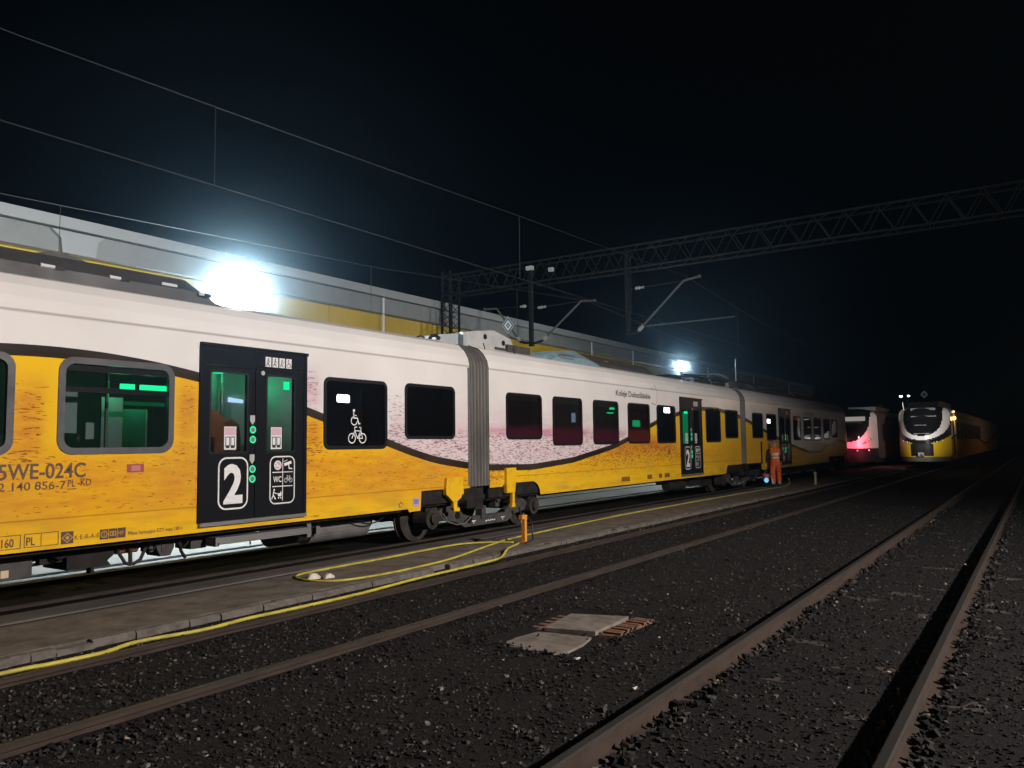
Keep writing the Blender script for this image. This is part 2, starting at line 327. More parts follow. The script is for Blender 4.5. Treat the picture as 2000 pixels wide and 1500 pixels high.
# loose stones: nobody could count them
def stones():
    mbv = []; mbf = []; cnt = 0
    cube = np.array([(-1,-1,-1),(1,-1,-1),(1,1,-1),(-1,1,-1),(-1,-1,1),(1,-1,1),(1,1,1),(-1,1,1)], float)
    cf = [(0,3,2,1),(4,5,6,7),(0,1,5,4),(1,2,6,5),(2,3,7,6),(3,0,4,7)]
    n = 0
    while n < 64000:
        X = 2.2 + 23*rng.random()**2.0; Y = rng.uniform(-1.5, 6.9) if rng.random() < .93 else rng.uniform(6.85, 7.28)
        if any(abs(Y-c) < .06 for c in (YC-.755,YC+.755,YB-.755,YB+.755)): continue
        if 6.32 < X < 7.95 and 3.58 < Y < 4.55 and rng.random() < .975: continue
        lo = (6.1 < X < 8.2 and 3.4 < Y < 4.75)
        s = rng.uniform(.004, .0095) * (1 + .6*(rng.random() < .06))
        if rng.random() < .004: s *= 1.7
        near = min(abs(Y-c) for c in (YC-.755,YC+.755)); s *= 1.9 if near < .2 else 1
        v = cube * np.array([s*rng.uniform(.8,1.6), s*rng.uniform(.8,1.4), s*rng.uniform(.6,1.1)]) + rng.normal(0, s*.28, (8,3))
        a = rng.uniform(0, 6.28); c, q = math.cos(a), math.sin(a); tl = rng.uniform(-.5,.5)
        v = v @ np.array([[c,q,0],[-q,c,0],[0,0,1]]) @ np.array([[1,0,0],[0,math.cos(tl),math.sin(tl)],[0,-math.sin(tl),math.cos(tl)]])
        v += (X, Y, ground_z(Y) + s*rng.uniform(-.1,.6) + (.05*rng.random() if near < .16 else 0) + (.028 if lo else 0))
        mbv += [tuple(p) for p in v]; mbf += [tuple(i+cnt for i in f) for f in cf]; cnt += 8; n += 1
    b = MB(); b.v = mbv; b.f = mbf; b.m = [0]*len(mbf); o = link('ballast', b, M_STONE); tag(o, 'loose dark ballast stones between the tracks', 'ballast', kind='stuff')
stones()

# ------------------------------------------------------------------ rails and sleepers
def rail_profile(y):
    h = .036; return [(y-.075,-.172),(y+.075,-.172),(y+.075,-.16),(y+.012,-.14),(y+.010,-.045),(y+h,-.036),(y+h,-.008),(y+.026,0),(y-.026,0),(y-h,-.008),(y-h,-.036),(y-.010,-.045),(y-.012,-.14),(y-.075,-.16)]
rl = {}
for (y, lb, x1) in ((YC-.755, 'rusty rail with a broad black shadow strip along it', 300), (YC+.755, 'brown rusty rail with a tall exposed side, beside the dry leaf', 300),
                (YB-.755, 'low grey rail in the ballast between manhole slab and walkway', 300), (YB+.755, 'brown rail running close beside the kerb and yellow hose', 300),
                (YA-.755, 'rail under the near wheels of the yellow and white train', 120), (YA+.755, 'rail under the far wheels of the yellow and white train', 120),
                (YD-.755, 'rail in the bright concrete beyond the train, near one', 120), (YD+.755, 'rail in the bright concrete beyond the train, far one', 120)):
    b = MB(); b.prism(rail_profile(y), 'x', -20, x1)
    for i in range(len(b.f)):
        z = np.mean([b.v[k][2] for k in b.f[i]]); b.m[i] = 1 if z > -.01 else 0
    o = solo('rail', b, [M_RAILTOP, M_RAILSHINE], lb, 'rail', 'railway rails')
b = MB(); b.box(-.12,.12,-1.3,1.3,-.10,-.0095)
sl = link('sleeper', b, M_WOOD)
for i in range(24):
    o = sl if i == 0 else sl.copy()
    if i: COL.objects.link(o)
    o.location = (4.2 + .62*i, YC + random.uniform(-.03,.03), -.158); o.rotation_euler.z = random.uniform(-.01,.01)
    tag(o, 'half buried wooden sleeper under the nearest track', 'sleeper', 'sleepers under the nearest track')

# ------------------------------------------------------------------ the yellow and white train
WAVE = np.array([(-5,1.45),(-2,1.75),(.5,2.25),(2.4,2.7),(3.87,2.83),(4.38,2.845),(4.96,2.83),(5.6,2.775),(6.25,2.68),(7.2,2.49),(8.07,2.29),(8.39,2.195),(9.8,1.815),(10.37,1.655),(11.06,1.495),(12.08,1.36),(12.81,1.305),(14.3,1.27),(16.1,1.38),(18.24,1.68),(19.3,1.92),(21,2.36),(22.79,2.66),(24.59,2.835),(26,2.86),(28.13,2.695),(29,2.59),(29.9,2.435),(31.7,2.14),(35.3,1.585),(38.4,1.24),(40.4,1.225),(43,1.52),(45.2,1.73),(46.5,1.70),(48,1.45),(50,1.2)])
def wave(x): return float(np.interp(x, WAVE[:,0], WAVE[:,1]))
# smooth the table once
_xs = np.arange(-5, 50, .1); _zs = np.interp(_xs, WAVE[:,0], WAVE[:,1]); _k = np.exp(-np.linspace(-2,2,9)**2); _k /= _k.sum()
_zs = np.convolve(np.pad(_zs, 4, mode='edge'), _k, 'valid')
def wave(x): return float(np.interp(x, _xs, _zs))
def sstep(a, b, x): t = min(max((x-a)/(b-a), 0), 1); return t*t*(3-2*t)
def blob(x, z, xa, xb, za, zb, sx, sz): return sstep(xa-sx, xa+sx, x)*(1-sstep(xb-sx, xb+sx, x))*sstep(za-sz, za+sz, z)*(1-sstep(zb-sz, zb+sz, z))
def foil(x, z):
    """printed pattern of the side foil: colour wash and density of the little dashes"""
    d = z - wave(x)
    if d > 0:
        ws = .32*blob(x, z, 9.9, 19.0, 1.1, 2.02, .5, .22) + .68*blob(x, z, 12.0, 19.0, 1.93, 2.10, .6, .10) + .5*blob(x, z, 8.0, 8.3, 2.3, 2.86, .12, .2) + .3*blob(x,z,9.85,10.2,1.9,2.35,.15,.25) + .25*blob(x, z, 10.5, 17.5, 2.0, 2.5, .8, .3) 
        sp = .95*blob(x, z, 9.9, 19.0, 1.1, 2.08, .3, .12) + .9*blob(x, z, 7.9, 8.3, 2.3, 2.9, .1, .1) + .75*blob(x, z, 9.75, 10.3, 1.6, 2.75, .1, .2)
    else:
        ws = .85*blob(x, z, 4.0, 4.33, 1.75, 2.5, .12, .2) + .85*blob(x, z, 5.92, 6.25, 1.8, 2.55, .1, .3) + .75*blob(x, z, 8.0, 8.36, 1.75, 2.2, .1, .12) + .66*blob(x, z, -5, 13, .9, 1.7, 1, .25) \
           + .95*blob(x, z, 17.0, 22.3, 1.5, 1.95, .8, .2) + .35*blob(x, z, 15.5, 26, 1.05, 1.6, 1, .25) + .4*blob(x, z, 26, 48, .9, 1.8, 2, .5)
        sp = .72*blob(x, z, 3.9, 4.4, 1.7, 2.6, .1, .2) + .72*blob(x, z, 5.92, 6.25, 1.7, 2.7, .1, .2) + .85*blob(x, z, 8, 8.4, 1.6, 2.2, .1, .1) + .62*blob(x, z, -5, 13, 1.05, 1.75, 1, .1) + .3*blob(x,z,-5,48,.6,1.1,1,.05) \
           + .85*blob(x, z, 16.5, 22.6, 1.25, 2.0, .8, .2) + .62*blob(x, z, 12.5, 28, 1.0, 1.6, .6, .15) + .5*blob(x, z, 28, 48, 1.0, 1.8, .6, .2)
    return min(ws, 1), min(sp, 1)
YN = 9.10
def profile(c=YA, hw=1.42):
    a = [(-1.42,3.24),(-1.42,3.265),(-1.42,3.29),(-1.39,3.42),(-1.30,3.57),(-1.17,3.69),(-.92,3.78),(-.52,3.82),(0,3.83)]
    return [(c + p[0], p[1]) for p in a] + [(c - p[0], p[1]) for p in a[-2::-1]]
def put_attrs(me, base, wavef=wave, foilf=foil, seamz=(1.0,)):
    n = len(me.vertices); W = np.zeros(n); A = np.zeros(n); S = np.zeros(n); Q = np.zeros(n)
    for i, v in enumerate(me.vertices):
        x, z = v.co.x + base.x, v.co.z + base.z
        W[i] = z - wavef(x); A[i], S[i] = foilf(x, z) if foilf else (0, .2)
        Q[i] = 1.0 if (abs(z-3.265) < .004 or any(abs(z-s) < .004 for s in seamz)) else 0
    for nm, arr in (('wave', W), ('wash', A), ('speck', S), ('seam', Q)):
        a = me.attributes.new(nm, 'FLOAT', 'POINT'); a.data.foreach_set('value', arr.astype(np.float32))
def car_body(root, x0, x1, holes, bottom, seam=1.0, xbreaks=()):
    base = BASE[root.name]
    X = set(np.round(np.arange(x0, x1, .11), 3)) | {x0, x1} | set(xbreaks)
    Z = {.5,.62,.67,.93,.96,.97,seam-.014,seam,seam+.014,3.24} | set(np.round(np.arange(1.08, 3.2, .095), 3))
    for h in holes: X |= {h[0], h[1]}; Z |= {h[2], h[3]}
    X = sorted(X); Z = sorted(Z)
    X = [x for i, x in enumerate(X) if i == 0 or x - X[i-1] > .0015]; Z = [z for i, z in enumerate(Z) if i == 0 or z - Z[i-1] > .0015]
    b = MB(); idx = {}
    def V(i, j):
        z = max(Z[j], bottom(X[i])); k = (i, round(z, 4))
        if k not in idx: idx[k] = len(b.v); b.v.append((X[i], YN, z))
        return idx[k]
    for i in range(len(X)-1):
        xm = (X[i]+X[i+1])/2
        for j in range(len(Z)-1):
            zm = (Z[j]+Z[j+1])/2
            if any(h[0] < xm < h[1] and h[2] < zm < h[3] for h in holes): continue
            f = []
            for q in (V(i,j), V(i+1,j), V(i+1,j+1), V(i,j+1)):
                if q not in f: f.append(q)
            if len(f) >= 3: b.f.append(tuple(f)); b.m.append(0)
    pr = profile()
    full = pr + [(YA+1.42, .67)]
    for i in range(len(X)-1):
        if i % 6 == 0 or True:
            pass
    xr = list(np.linspace(x0, x1, 24)); n = len(full); o = len(b.v)
    for x in xr: b.v += [(x, p[0], p[1]) for p in full]
    for i in range(len(xr)-1):
        for j in range(n-1): b.f.append((o+i*n+j, o+(i+1)*n+j, o+(i+1)*n+j+1, o+i*n+j+1)); b.m.append(0)
    for x in (x0, x1):   # end walls
        b.add([(x,)+p for p in full] + [(x, YN, .95)], [tuple(range(n+1))], 1)
    b.box(x0+.02, x1-.02, YN+.12, YA+1.40, .66, .70, 1)
    for (sa, sb) in ((x0+.02, x0+1.97), (x1-1.8, x1-.02)): b.box(sa, sb, YN+.05, YN+.10, .705, 1.12, 1)
    ob = link('body', b, [M_LIV, M_UNDER], root)
    put_attrs(ob.data, base, seamz=(seam,))
    return ob
def window(root, x0, x1, z0, z1, pane, frame=M_RUBBER, fw=.055, r=.12, hopper=None):
    b = MB(); rring(b, rrect(x0,x1,z0,z1,r), rrect(x0+fw,x1-fw,z0+fw,z1-fw,max(.03,r-fw*.8)), YN-.012, .06)
    f = link('window', b, frame, root)
    p = MB()
    if hopper:
        p2 = MB(); p2.box(x0+fw, x1-fw, YN-.006, YN+.03, hopper-.03, hopper+.03); p2.box(x0+fw+.02, x1-fw-.02, YN-.004, YN+.02, z1-fw-.085, z1-fw-.02)
        link('transom', p2, M_BLACK, f)
    q = rrect(x0+fw*.6,x1-fw*.6,z0+fw*.6,z1-fw*.6,max(.02,r-fw*.5)); p.add([(a,YN+.004,c) for a,c in q], [tuple(range(len(q)))])
    link('pane', p, pane, f)
    return f
def hole(x0, x1, z0, z1): return (x0+.045, x1-.045, z0+.045, z1-.045)
def ic_wheelchair(b, x, z, s, y, m=0):
    b.dot(x-.02*s, z+.9*s, .09*s, y, m); b.stroke([(x-.05*s,z+.75*s),(x-.02*s,z+.42*s),(x+.28*s,z+.42*s),(x+.42*s,z+.05*s),(x+.52*s,z+.08*s)], .08*s, y, m); b.stroke([(x-.04*s,z+.6*s),(x+.2*s,z+.58*s)], .06*s, y, m)
    b.ring(x, z+.24*s, .26*s, .07*s, y, m, 110, 360)
def ic_bike(b, x, z, s, y, m=0):
    for c in (-.42, .42): b.ring(x+c*s, z+.3*s, .27*s, .06*s, y, m)
    b.stroke([(x-.42*s,z+.3*s),(x-.2*s,z+.72*s),(x+.28*s,z+.72*s),(x+.02*s,z+.3*s),(x-.2*s,z+.72*s)], .055*s, y, m); b.stroke([(x+.02*s,z+.3*s),(x+.42*s,z+.3*s),(x+.28*s,z+.72*s),(x+.28*s,z+.9*s),(x+.16*s,z+.92*s)], .055*s, y-.001, m)
    b.stroke([(x-.2*s,z+.72*s),(x-.22*s,z+.92*s),(x-.05*s,z+.94*s)], .055*s, y-.0015, m)
def ic_walker(b, x, z, s, y, m=0):
    b.dot(x+.05*s, z+.9*s, .1*s, y, m); b.stroke([(x,z+.75*s),(x-.05*s,z+.4*s),(x+.2*s,z+.02*s)], .13*s, y, m); b.stroke([(x-.05*s,z+.4*s),(x-.25*s,z+.02*s)], .11*s, y-.0005, m); b.stroke([(x,z+.7*s),(x+.3*s,z+.5*s)], .08*s, y-.001, m)
def ic_pram(b, x, z, s, y, m=0):
    ic_walker(b, x-.38*s, z, s*.95, y, m); b.stroke([(x-.1*s,z+.52*s),(x+.1*s,z+.5*s)], .06*s, y, m)
    b.add([(x+.05*s,y,z+.55*s),(x+.15*s,y,z+.22*s),(x+.5*s,y,z+.22*s),(x+.58*s,y,z+.5*s),(x+.45*s,y,z+.72*s),(x+.36*s,y,z+.5*s)], [(0,1,2,3,4,5)], m)
    for c in (.2,.46): b.dot(x+c*s, z+.08*s, .08*s, y, m)
def ic_camera(b, x, z, s, y, m=0):
    b.add([(x-.45*s,y,z+.15*s),(x+.30*s,y,z+.35*s),(x+.38*s,y,z+.12*s),(x-.38*s,y,z-.1*s)], [(0,1,2,3)], m); b.stroke([(x+.05*s,z),(x+.1*s,z-.3*s),(x+.4*s,z-.32*s)], .1*s, y-.0005, m); b.stroke([(x-.45*s,z+.3*s),(x-.1*s,z+.42*s)], .05*s, y-.001, m)
def ic_nosmoke(b, x, z, s, y, m=0):
    b.ring(x, z, .3*s, .07*s, y, m); b.stroke([(x-.2*s,z+.2*s),(x+.2*s,z-.2*s)], .07*s, y, m); b.stroke([(x-.2*s,z-.04*s),(x+.16*s,z-.04*s)], .08*s, y-.0005, m); b.dot(x, z, .27*s, y+.0006, m+1)
def box_outline(b, x0, x1, z0, z1, r, wd, y, m=0): rr = rrect(x0,x1,z0,z1,r); ii = rrect(x0+wd,x1-wd,z0+wd,z1-wd,max(.01,r-wd)); n=len(rr); b.add([(p[0],y,p[1]) for p in rr]+[(p[0],y,p[1]) for p in ii], [(i,(i+1)%n,n+(i+1)%n,n+i) for i in range(n)], m)

def door(root, x0, x1, big=True, squares=4):
    """double sliding door: black surround, two leaves with panes, buttons, stickers and markings"""
    z0, z1, w_ = .76, 3.10, x1-x0; xm = x0 + w_*.485; y = YN-.03
    b = MB(); b.box(x0-.015, x1+.02, y-.02, YN+.05, z1, z1+.045); b.box(x0-.02, x0+.05, y, YN+.05, z0+.03, z1-.001); b.box(x1-.05, x1+.012, y, YN+.05, z0+.03, z1-.001); b.box(x0+.052,x1-.052,y+.004,YN+.05,2.86,z1-.001)
    d = link('door', b, M_BLACK, root)
    b = MB(); b.box(x0, x1, y-.025, YN+.05, z0-.02, z0+.027); link('sill', b, M_STEEL, d)
    fr = lambda t: x0 + t*w_
    for (a, c, ga, gc) in ((x0+.052, xm-.006, fr(.085), fr(.405)), (xm+.006, x1-.052, fr(.60), fr(.87))):
        b = MB(); yy, y2 = y+.010, YN+.03
        b.box(a, ga, yy, y2, z0+.03, 2.857); b.box(gc, c, yy, y2, z0+.03, 2.857); b.box(ga, gc, yy, y2, z0+.03, 1.70); b.box(ga, gc, yy, y2, 2.76, 2.857)
        lf = link('door_leaf', b, M_BLACK, root)
        b = MB(); b.quad(ga, gc, 1.70, 2.76, y+.022); link('pane', b, G_DOOR, lf)
        b = MB(); rring(b, rrect(ga-.03,gc+.03,1.67,2.79,.05), rrect(ga,gc,1.70,2.76,.03), y+.004, .006); link('glazing_seal', b, M_RUBBER, lf)
        b = MB(); sxx = (fr(.205) if ga < xm else fr(.64)); b.quad(sxx, sxx+.19, 1.73, 2.04, y+.012, 0); b.quad(sxx+.01, sxx+.18, 1.925, 2.03, y+.0115, 1)
        for k in (.025,.105): b.quad(sxx+k, sxx+k+.06, 1.75, 1.79, y+.0115, 2); b.stroke([(sxx+k,1.78),(sxx+k,1.90),(sxx+k+.06,1.90),(sxx+k+.06,1.78)], .012, y+.0112, 2)
        link('sticker', b, [M_WHITEMK, M_PINKMK, M_BLACKMK], lf)
    xb = fr(.455)
    for zz in (2.10, 1.56): b = MB(); b.add([(xb-.04,y-.002,zz+.10),(xb+.04,y-.002,zz+.10),(xb+.04,y-.002,zz+.02),(xb,y-.002,zz-.03),(xb-.04,y-.002,zz+.02)], [(4,3,2,1,0)]); link('button_plate', b, M_ACGREY, d)
    for zz in (2.10, 1.56):
        for k in (-.10, -.235):
            b = MB(); b.disc((xb, y+.0, zz+k), .05, 'y', .024, 18, 0); b.ring(xb, zz+k, .044, .016, y-.0135, 1)
            link('door_button', b, [M_STEEL, E_GLED], d)
    yy = y+.008
    def mk(fn, nm, mt=M_WHITEMK): b = MB(); fn(b); return link(nm, b, mt, d)
    mk(lambda b: (box_outline(b, fr(.155), fr(.425), .93, 1.63, .13, .022, yy), text(b, '2', fr(.29), 1.03, yy, .70, 0, .86, 'CENTER', .035)), 'class_number')
    xa, xc = fr(.66), fr(.86); xq = (xa+xc)/2
    mk(lambda b: (box_outline(b, fr(.63), fr(.885), .95, 1.63, .10, .018, yy), b.stroke([(xa,1.40),(xc,1.40)], .012, yy), b.stroke([(xa,1.20),(xc,1.20)], .012, yy), b.stroke([(xq,1.00),(xq,1.59)], .012, yy-.0006)), 'pictogram_frame')
    mk(lambda b: ic_nosmoke(b, (xa+xq)/2, 1.50, .20, yy-.0012), 'pictogram', [M_WHITEMK, M_PINKMK]); mk(lambda b: ic_camera(b, (xc+xq)/2+.01, 1.50, .17, yy), 'pictogram'); mk(lambda b: text(b, 'WC', (xa+xq)/2-.005, 1.262, yy, .115, 0, .72, 'CENTER', .02), 'lettering')
    mk(lambda b: ic_bike(b, (xc+xq)/2+.012, 1.25, .105, yy-.001), 'pictogram'); mk(lambda b: ic_pram(b, (xa+xq)/2-.01, 1.025, .15, yy), 'pictogram')
    for i in range(squares):
        u = fr(.575) + i*.122*w_/1.77 + (.06 if squares < 4 else 0)
        mk(lambda b: (b.quad(u, u+.10, 2.895, 3.035, y+.003, 0), (ic_walker, ic_walker, ic_walker, ic_wheelchair)[i](b, u+.045, 2.91, .11, y+.0022, 1)), 'pictogram', [M_WHITEMK, M_BLACKMK])
    mk(lambda b: b.dot(fr(.555), 2.80, .032, yy-.002), 'push_button', M_ACGREY)
    return d
def bellows(root, xa, xb, zb=.96):
    b = MB(); pr = profile(); pts = [(YN, zb)] + [(YN, z) for z in np.linspace(zb+.1, 3.2, 14)] + pr + [(YA+1.42, zb)]
    n = len(pts); ks = 49
    for k in range(ks):
        t = k/(ks-1); x = xa + (xb-xa)*t; off = .012 + .075*(1-abs(math.cos(math.pi*t*6)))
        for (yy, z) in pts:
            dy, dz = YA-yy, 1.9-z; b.v.append((x, yy + (off if dy > .2 else (-off if dy < -.2 else 0)), z - (off if z > 3.3 else 0)))
    for k in range(ks-1):
        for j in range(n-1): b.f.append((k*n+j,(k+1)*n+j,(k+1)*n+j+1,k*n+j+1)); b.m.append(0)
    o = link('gangway_bellows', b, M_BELLOWS, root)
    b = MB(); b.box(xa+.02, xa+.30, YN+.10, YA+1.2, .55, .97); b.box(xa+.34, xb-.03, YN+.14, YA+1.2, .50, .96); link('coupling', b, M_UNDER, root)
    return o
def bogie(xc, label, full=True):
    t = thing('bogie', label, 'bogie', (xc, YA, 0), 'bogies under the long train')
    for sx in (-1.72, 1.72):
        for y, s in ((YA-.755, -1), (YA+.755, 1)):
            b = MB(); b.tube([(xc+sx, y-.065, .425), (xc+sx, y+.065, .425)], .425, 36); b.tube([(xc+sx, y+.05*(-s) , .425), (xc+sx, y+.075*(-s), .425)], .455, 36); w_ = link('wheel', b, M_BOGIE, t)
            b = MB(); b.tube([(xc+sx, y+s*.066, .425), (xc+sx, y+s*.13, .425)], [.17,.13], 20); b.ring(0,0,.1,.01,0) if False else None; link('hub', b, M_UNDER, w_)
        b = MB(); b.tube([(xc+sx, YA-.69, .425), (xc+sx, YA+.69, .425)], .09, 12); link('axle', b, M_UNDER, t)
    for s, y in ((-1, YA-1.10), (1, YA+1.10)):
        b = MB(); poly = [(xc-1.55,.50),(xc-1.3,.62),(xc-.9,.66),(xc-.75,.44),(xc-.45,.36),(xc+.55,.36),(xc+.85,.46),(xc+1.0,.66),(xc+1.35,.62),(xc+1.55,.50),(xc+1.45,.36),(xc+1.05,.30),(xc+.8,.17),(xc-.65,.17),(xc-.95,.30),(xc-1.4,.36)]
        b.prism(poly, 'y', y-.06, y+.06); f = link('side_frame', b, M_UNDERG if s < 0 else M_UNDER, t)
        if s < 0:
            for q, zq in ((-.9,.42),(-.52,.30)): b = MB(); b.tube([(xc+q,y-.075,zq),(xc+q,y-.062,zq)], .07, 16); link('lightening_hole', b, M_RUBBER, f)
            for k in (-.38, .62): b = MB(); b.stroke([(xc+k-.06,.27),(xc+k+.06,.27)], .02, y-.064); b.stroke([(xc+k,.265),(xc+k,.22)], .02, y-.064); link('stencil_mark', b, M_WHITEMK, f)
            b = MB()
            for k in range(5): b.stroke([(xc+.02+k*.07,.23+.012*(k%2)),(xc+.06+k*.07,.245)], .02, y-.064)
            link('stencil_mark', b, M_WHITEMK, f)
        for sx in (-1.72, 1.72):
            b = MB(); b.tube([(xc+sx, y-.14, .43), (xc+sx, y+.16, .43)], [.19,.22], 20); b.box(xc+sx-.16, xc+sx+.16, y-.10, y+.10, .56, .74); b.tube([(xc+sx, y-.19, .43), (xc+sx, y-.14, .43)], .10, 14); link('axle_box', b, M_BOGIE, t)
            b = MB(); p = [(xc+sx*.8+.07*math.cos(a*.9), y+.07*math.sin(a*.9), .62+a*.0115) for a in range(0, 30)]; b.tube(p, .016, 6); link('spring', b, M_UNDER, t)
        b = MB(); b.tube([(xc-.75,y-.12,.70),(xc-.1,y-.12,.74)], .07, 12); b.tube([(xc-.1,y-.12,.74),(xc+.45,y-.12,.77)], .04, 10); b.tube([(xc+.2,y-.10,.84),(xc+1.2,y-.10,.86)], .085, 14); b.tube([(xc-.6,y-.08,.86),(xc+.15,y-.08,.88)], .06, 12); link('damper', b, M_UNDER, t)
        b = MB(); b.box(xc-.16,xc-.02,y-.10,y+.06,.30,.55); b.box(xc+.28,xc+.42,y-.12,y+.04,.50,.80); b.tube([(xc+.35,y-.1,.66),(xc+.35,y-.16,.66)],.07,14); link('bracket', b, M_UNDERG, t)
        b = MB(); c = [(xc-1.45,y-.15,.50),(xc-1.3,y-.16,.33),(xc-1.05,y-.17,.26),(xc-.8,y-.17,.27),(xc-.6,y-.15,.36)]; b.tube(c, .012, 6); link('hose', b, M_STEEL, t)
        b = MB(); b.box(xc-1.5,xc-.9,y-.02,y+.3,.70,.95); b.box(xc-.5,xc+.5,y+.05,y+.4,.60,.90); b.box(xc+.9,xc+1.55,y+.1,y+.3,.66,.95); link('bolster', b, M_UNDER, t)
    return t

# --- first car (left)
c1 = thing('train_car', 'yellow and white train car lettered 45WE-024C with clear windows beside its door', 'train car', (4.2, YA, 0), 'cars of the long yellow and white train')
W0 = (2.60,4.02,1.70,2.80); W1 = (4.47,5.89,1.70,2.81); W2 = (8.39,9.80,1.71,2.83); W3 = (10.24,11.64,1.87,2.84); D1 = (6.26,8.03)
def bot1(x): return .67 if x < 10.35 else .62 if x < 10.68 else .96 if x < 11.34 else .94
holes = [hole(*q) for q in (W0,W1,W2,W3)] + [(D1[0]+.02, D1[1]-.02, .79, 3.08)]
car_body(c1, -3.65, 12.10, holes, bot1, 1.0, (10.35,10.353,10.68,10.683,11.34,11.343))
window(c1, *W0, G_CLEAR, M_GREYFRAME, .075, .16); window(c1, *W1, G_CLEAR, M_GREYFRAME, .075, .17, hopper=2.44)
window(c1, *W2, G_DARK); window(c1, *W3, G_DARK)
door(c1, *D1)
bellows(c1, 12.10, 12.74)
b = MB(); b.prism([(11.33,1.16),(11.80,1.16),(11.78,.86),(11.74,.78),(11.62,.72),(11.50,.72),(11.40,.80),(11.30,.86),(11.30,1.0)], 'y', YN-.06, YN+.02); b.box(11.55,11.66,YN-.03,YN+.03,.56,.72); b.box(11.55,11.72,YN-.04,YN+.03,.54,.60); b.box(11.80,11.86,YN-.03,YN+.02,.84,1.0)
link('jacking_bracket', b, M_YELLOW, c1)
b = MB(); b.box(12.04,12.10,YN-.012,YN+.01,.98,3.24); link('end_strip', b, M_STEEL, c1)
# interior seen through the clear glass
b = MB(); b.box(-3.4,11.9,YN+.2,YA+1.36,.705,.76); b.box(-3.4,11.9,YA+1.30,YA+1.36,.80,2.95); b.box(-3.4,11.9,YN+.2,YA+1.36,2.96,3.0); link('interior_lining', b, M_INT, c1)
b = MB(); b.box(5.40,5.68,9.90,9.93,.80,2.42); b.box(5.69,6.3,10.35,10.4,.80,2.3); link('partition', b, M_INT, c1)
b = MB(); b.box(4.70,4.86,9.44,9.50,1.95,2.46); link('notice_board', b, M_INTW, c1)
b = MB(); b.tube([(5.30,YN+.5,.8),(5.30,YN+.5,2.9)], .022, 10); link('grab_pole', b, M_STEEL, c1); b = MB(); b.tube([(7.02,YN+.6,.8),(7.02,YN+.6,2.9)], .022, 10); link('grab_pole', b, M_STEEL, c1); b = MB(); b.box(5.02,5.12,YN+.44,YN+.52,1.88,2.08); link('ticket_reader', b, M_INTW, c1)
b = MB(); b.box(6.35,8.6,YN+.72,YN+.76,.80,2.9); link('glow_backing', b, M_INT, c1)  # panel added behind the door panes to catch the green glow
light('green_glow', 'POINT', (8.02, YN+.42, 2.66), 9, (.05,1,.38), .05, c1); light('green_glow', 'POINT', (6.95, YN+.45, 2.78), 4, (.05,1,.38), .05, c1)
for (xa, xb_, za) in ((5.66,5.84,2.535), (5.93,6.32,2.535)):
    b = MB(); b.box(xa, xb_, 9.9, 9.95, za, za+.07); link('green_lamp_glow', b, E_GREENB, c1)
b = MB(); b.box(5.66,6.30,9.95,10.0,2.33,2.38); link('green_lamp_glow', b, emission('green_led_dim', (0,.8,.25), .18), c1)
b = MB(); b.box(7.93,8.02,9.44,9.47,2.62,2.74); link('green_lamp_glow', b, E_GREEN, c1)
b = MB(); b.box(6.50,6.93,YN+.45,YN+.50,2.80,2.85); link('green_lamp_glow', b, E_GREEN, c1)
b = MB(); b.prism([(7.20,2.49),(7.45,2.46),(7.45,2.41),(7.20,2.42)], 'y', 9.78, 9.80); part_label(link('glow_panel', b, E_BLUEW, c1), 'small bluish glowing panel behind the left door pane')  # glowing panel added for the pale streak reflected in the pane
b = MB(); b.prism([(6.60,1.35),(7.20,1.35),(7.20,1.9),(7.17,2.08),(7.05,2.16),(6.95,2.13),(6.85,2.24),(6.70,2.30),(6.62,2.2)], 'y', YN+.40, YN+.62); link('orange_seat_shape', b, M_SEAT, c1)  # orange block added for an orange reflection in the door pane
for xx in (3.0, 9.0, 10.6):
    b = MB(); b.box(xx,xx+.45,YN+.25,YN+1.15,.80,1.25); b.box(xx-.08,xx+.06,YN+.25,YN+1.15,1.25,1.85); link('orange_seat_shape', b, M_SEAT, c1)
light('green_glow', 'POINT', (5.50, 9.70, 2.5), 5.5, (.05,1,.35), .12, c1); light('green_glow', 'POINT', (6.15, 10.1, 2.45), 3.5, (.05,1,.35), .06, c1); light('green_glow', 'POINT', (6.9, 9.6, 2.72), 3, (.05,1,.35), .06, c1); light('green_glow', 'POINT', (7.85, YN+.40, 2.62), 3.0, (.05,1,.35), .06, c1); light('fill_glow', 'POINT', (6.95, YN+.2, 2.45), 3.0, (.9,.95,1), .06, c1)  # white light added to bring out the orange shape behind the door
b = MB(); q = rrect(8.73,9.01,2.45,2.575,.03); q2 = [(a, YN+.07, c) for a, c in q]; b.add(q2 + [(p[0],YN+.09,p[2]) for p in q2], [tuple(range(len(q)))]); part_label(link('glow_panel', b, E_WHITE, c1), 'added white glowing panel behind the dark window')  # glowing panel added behind the glass to stand for a lamp reflection
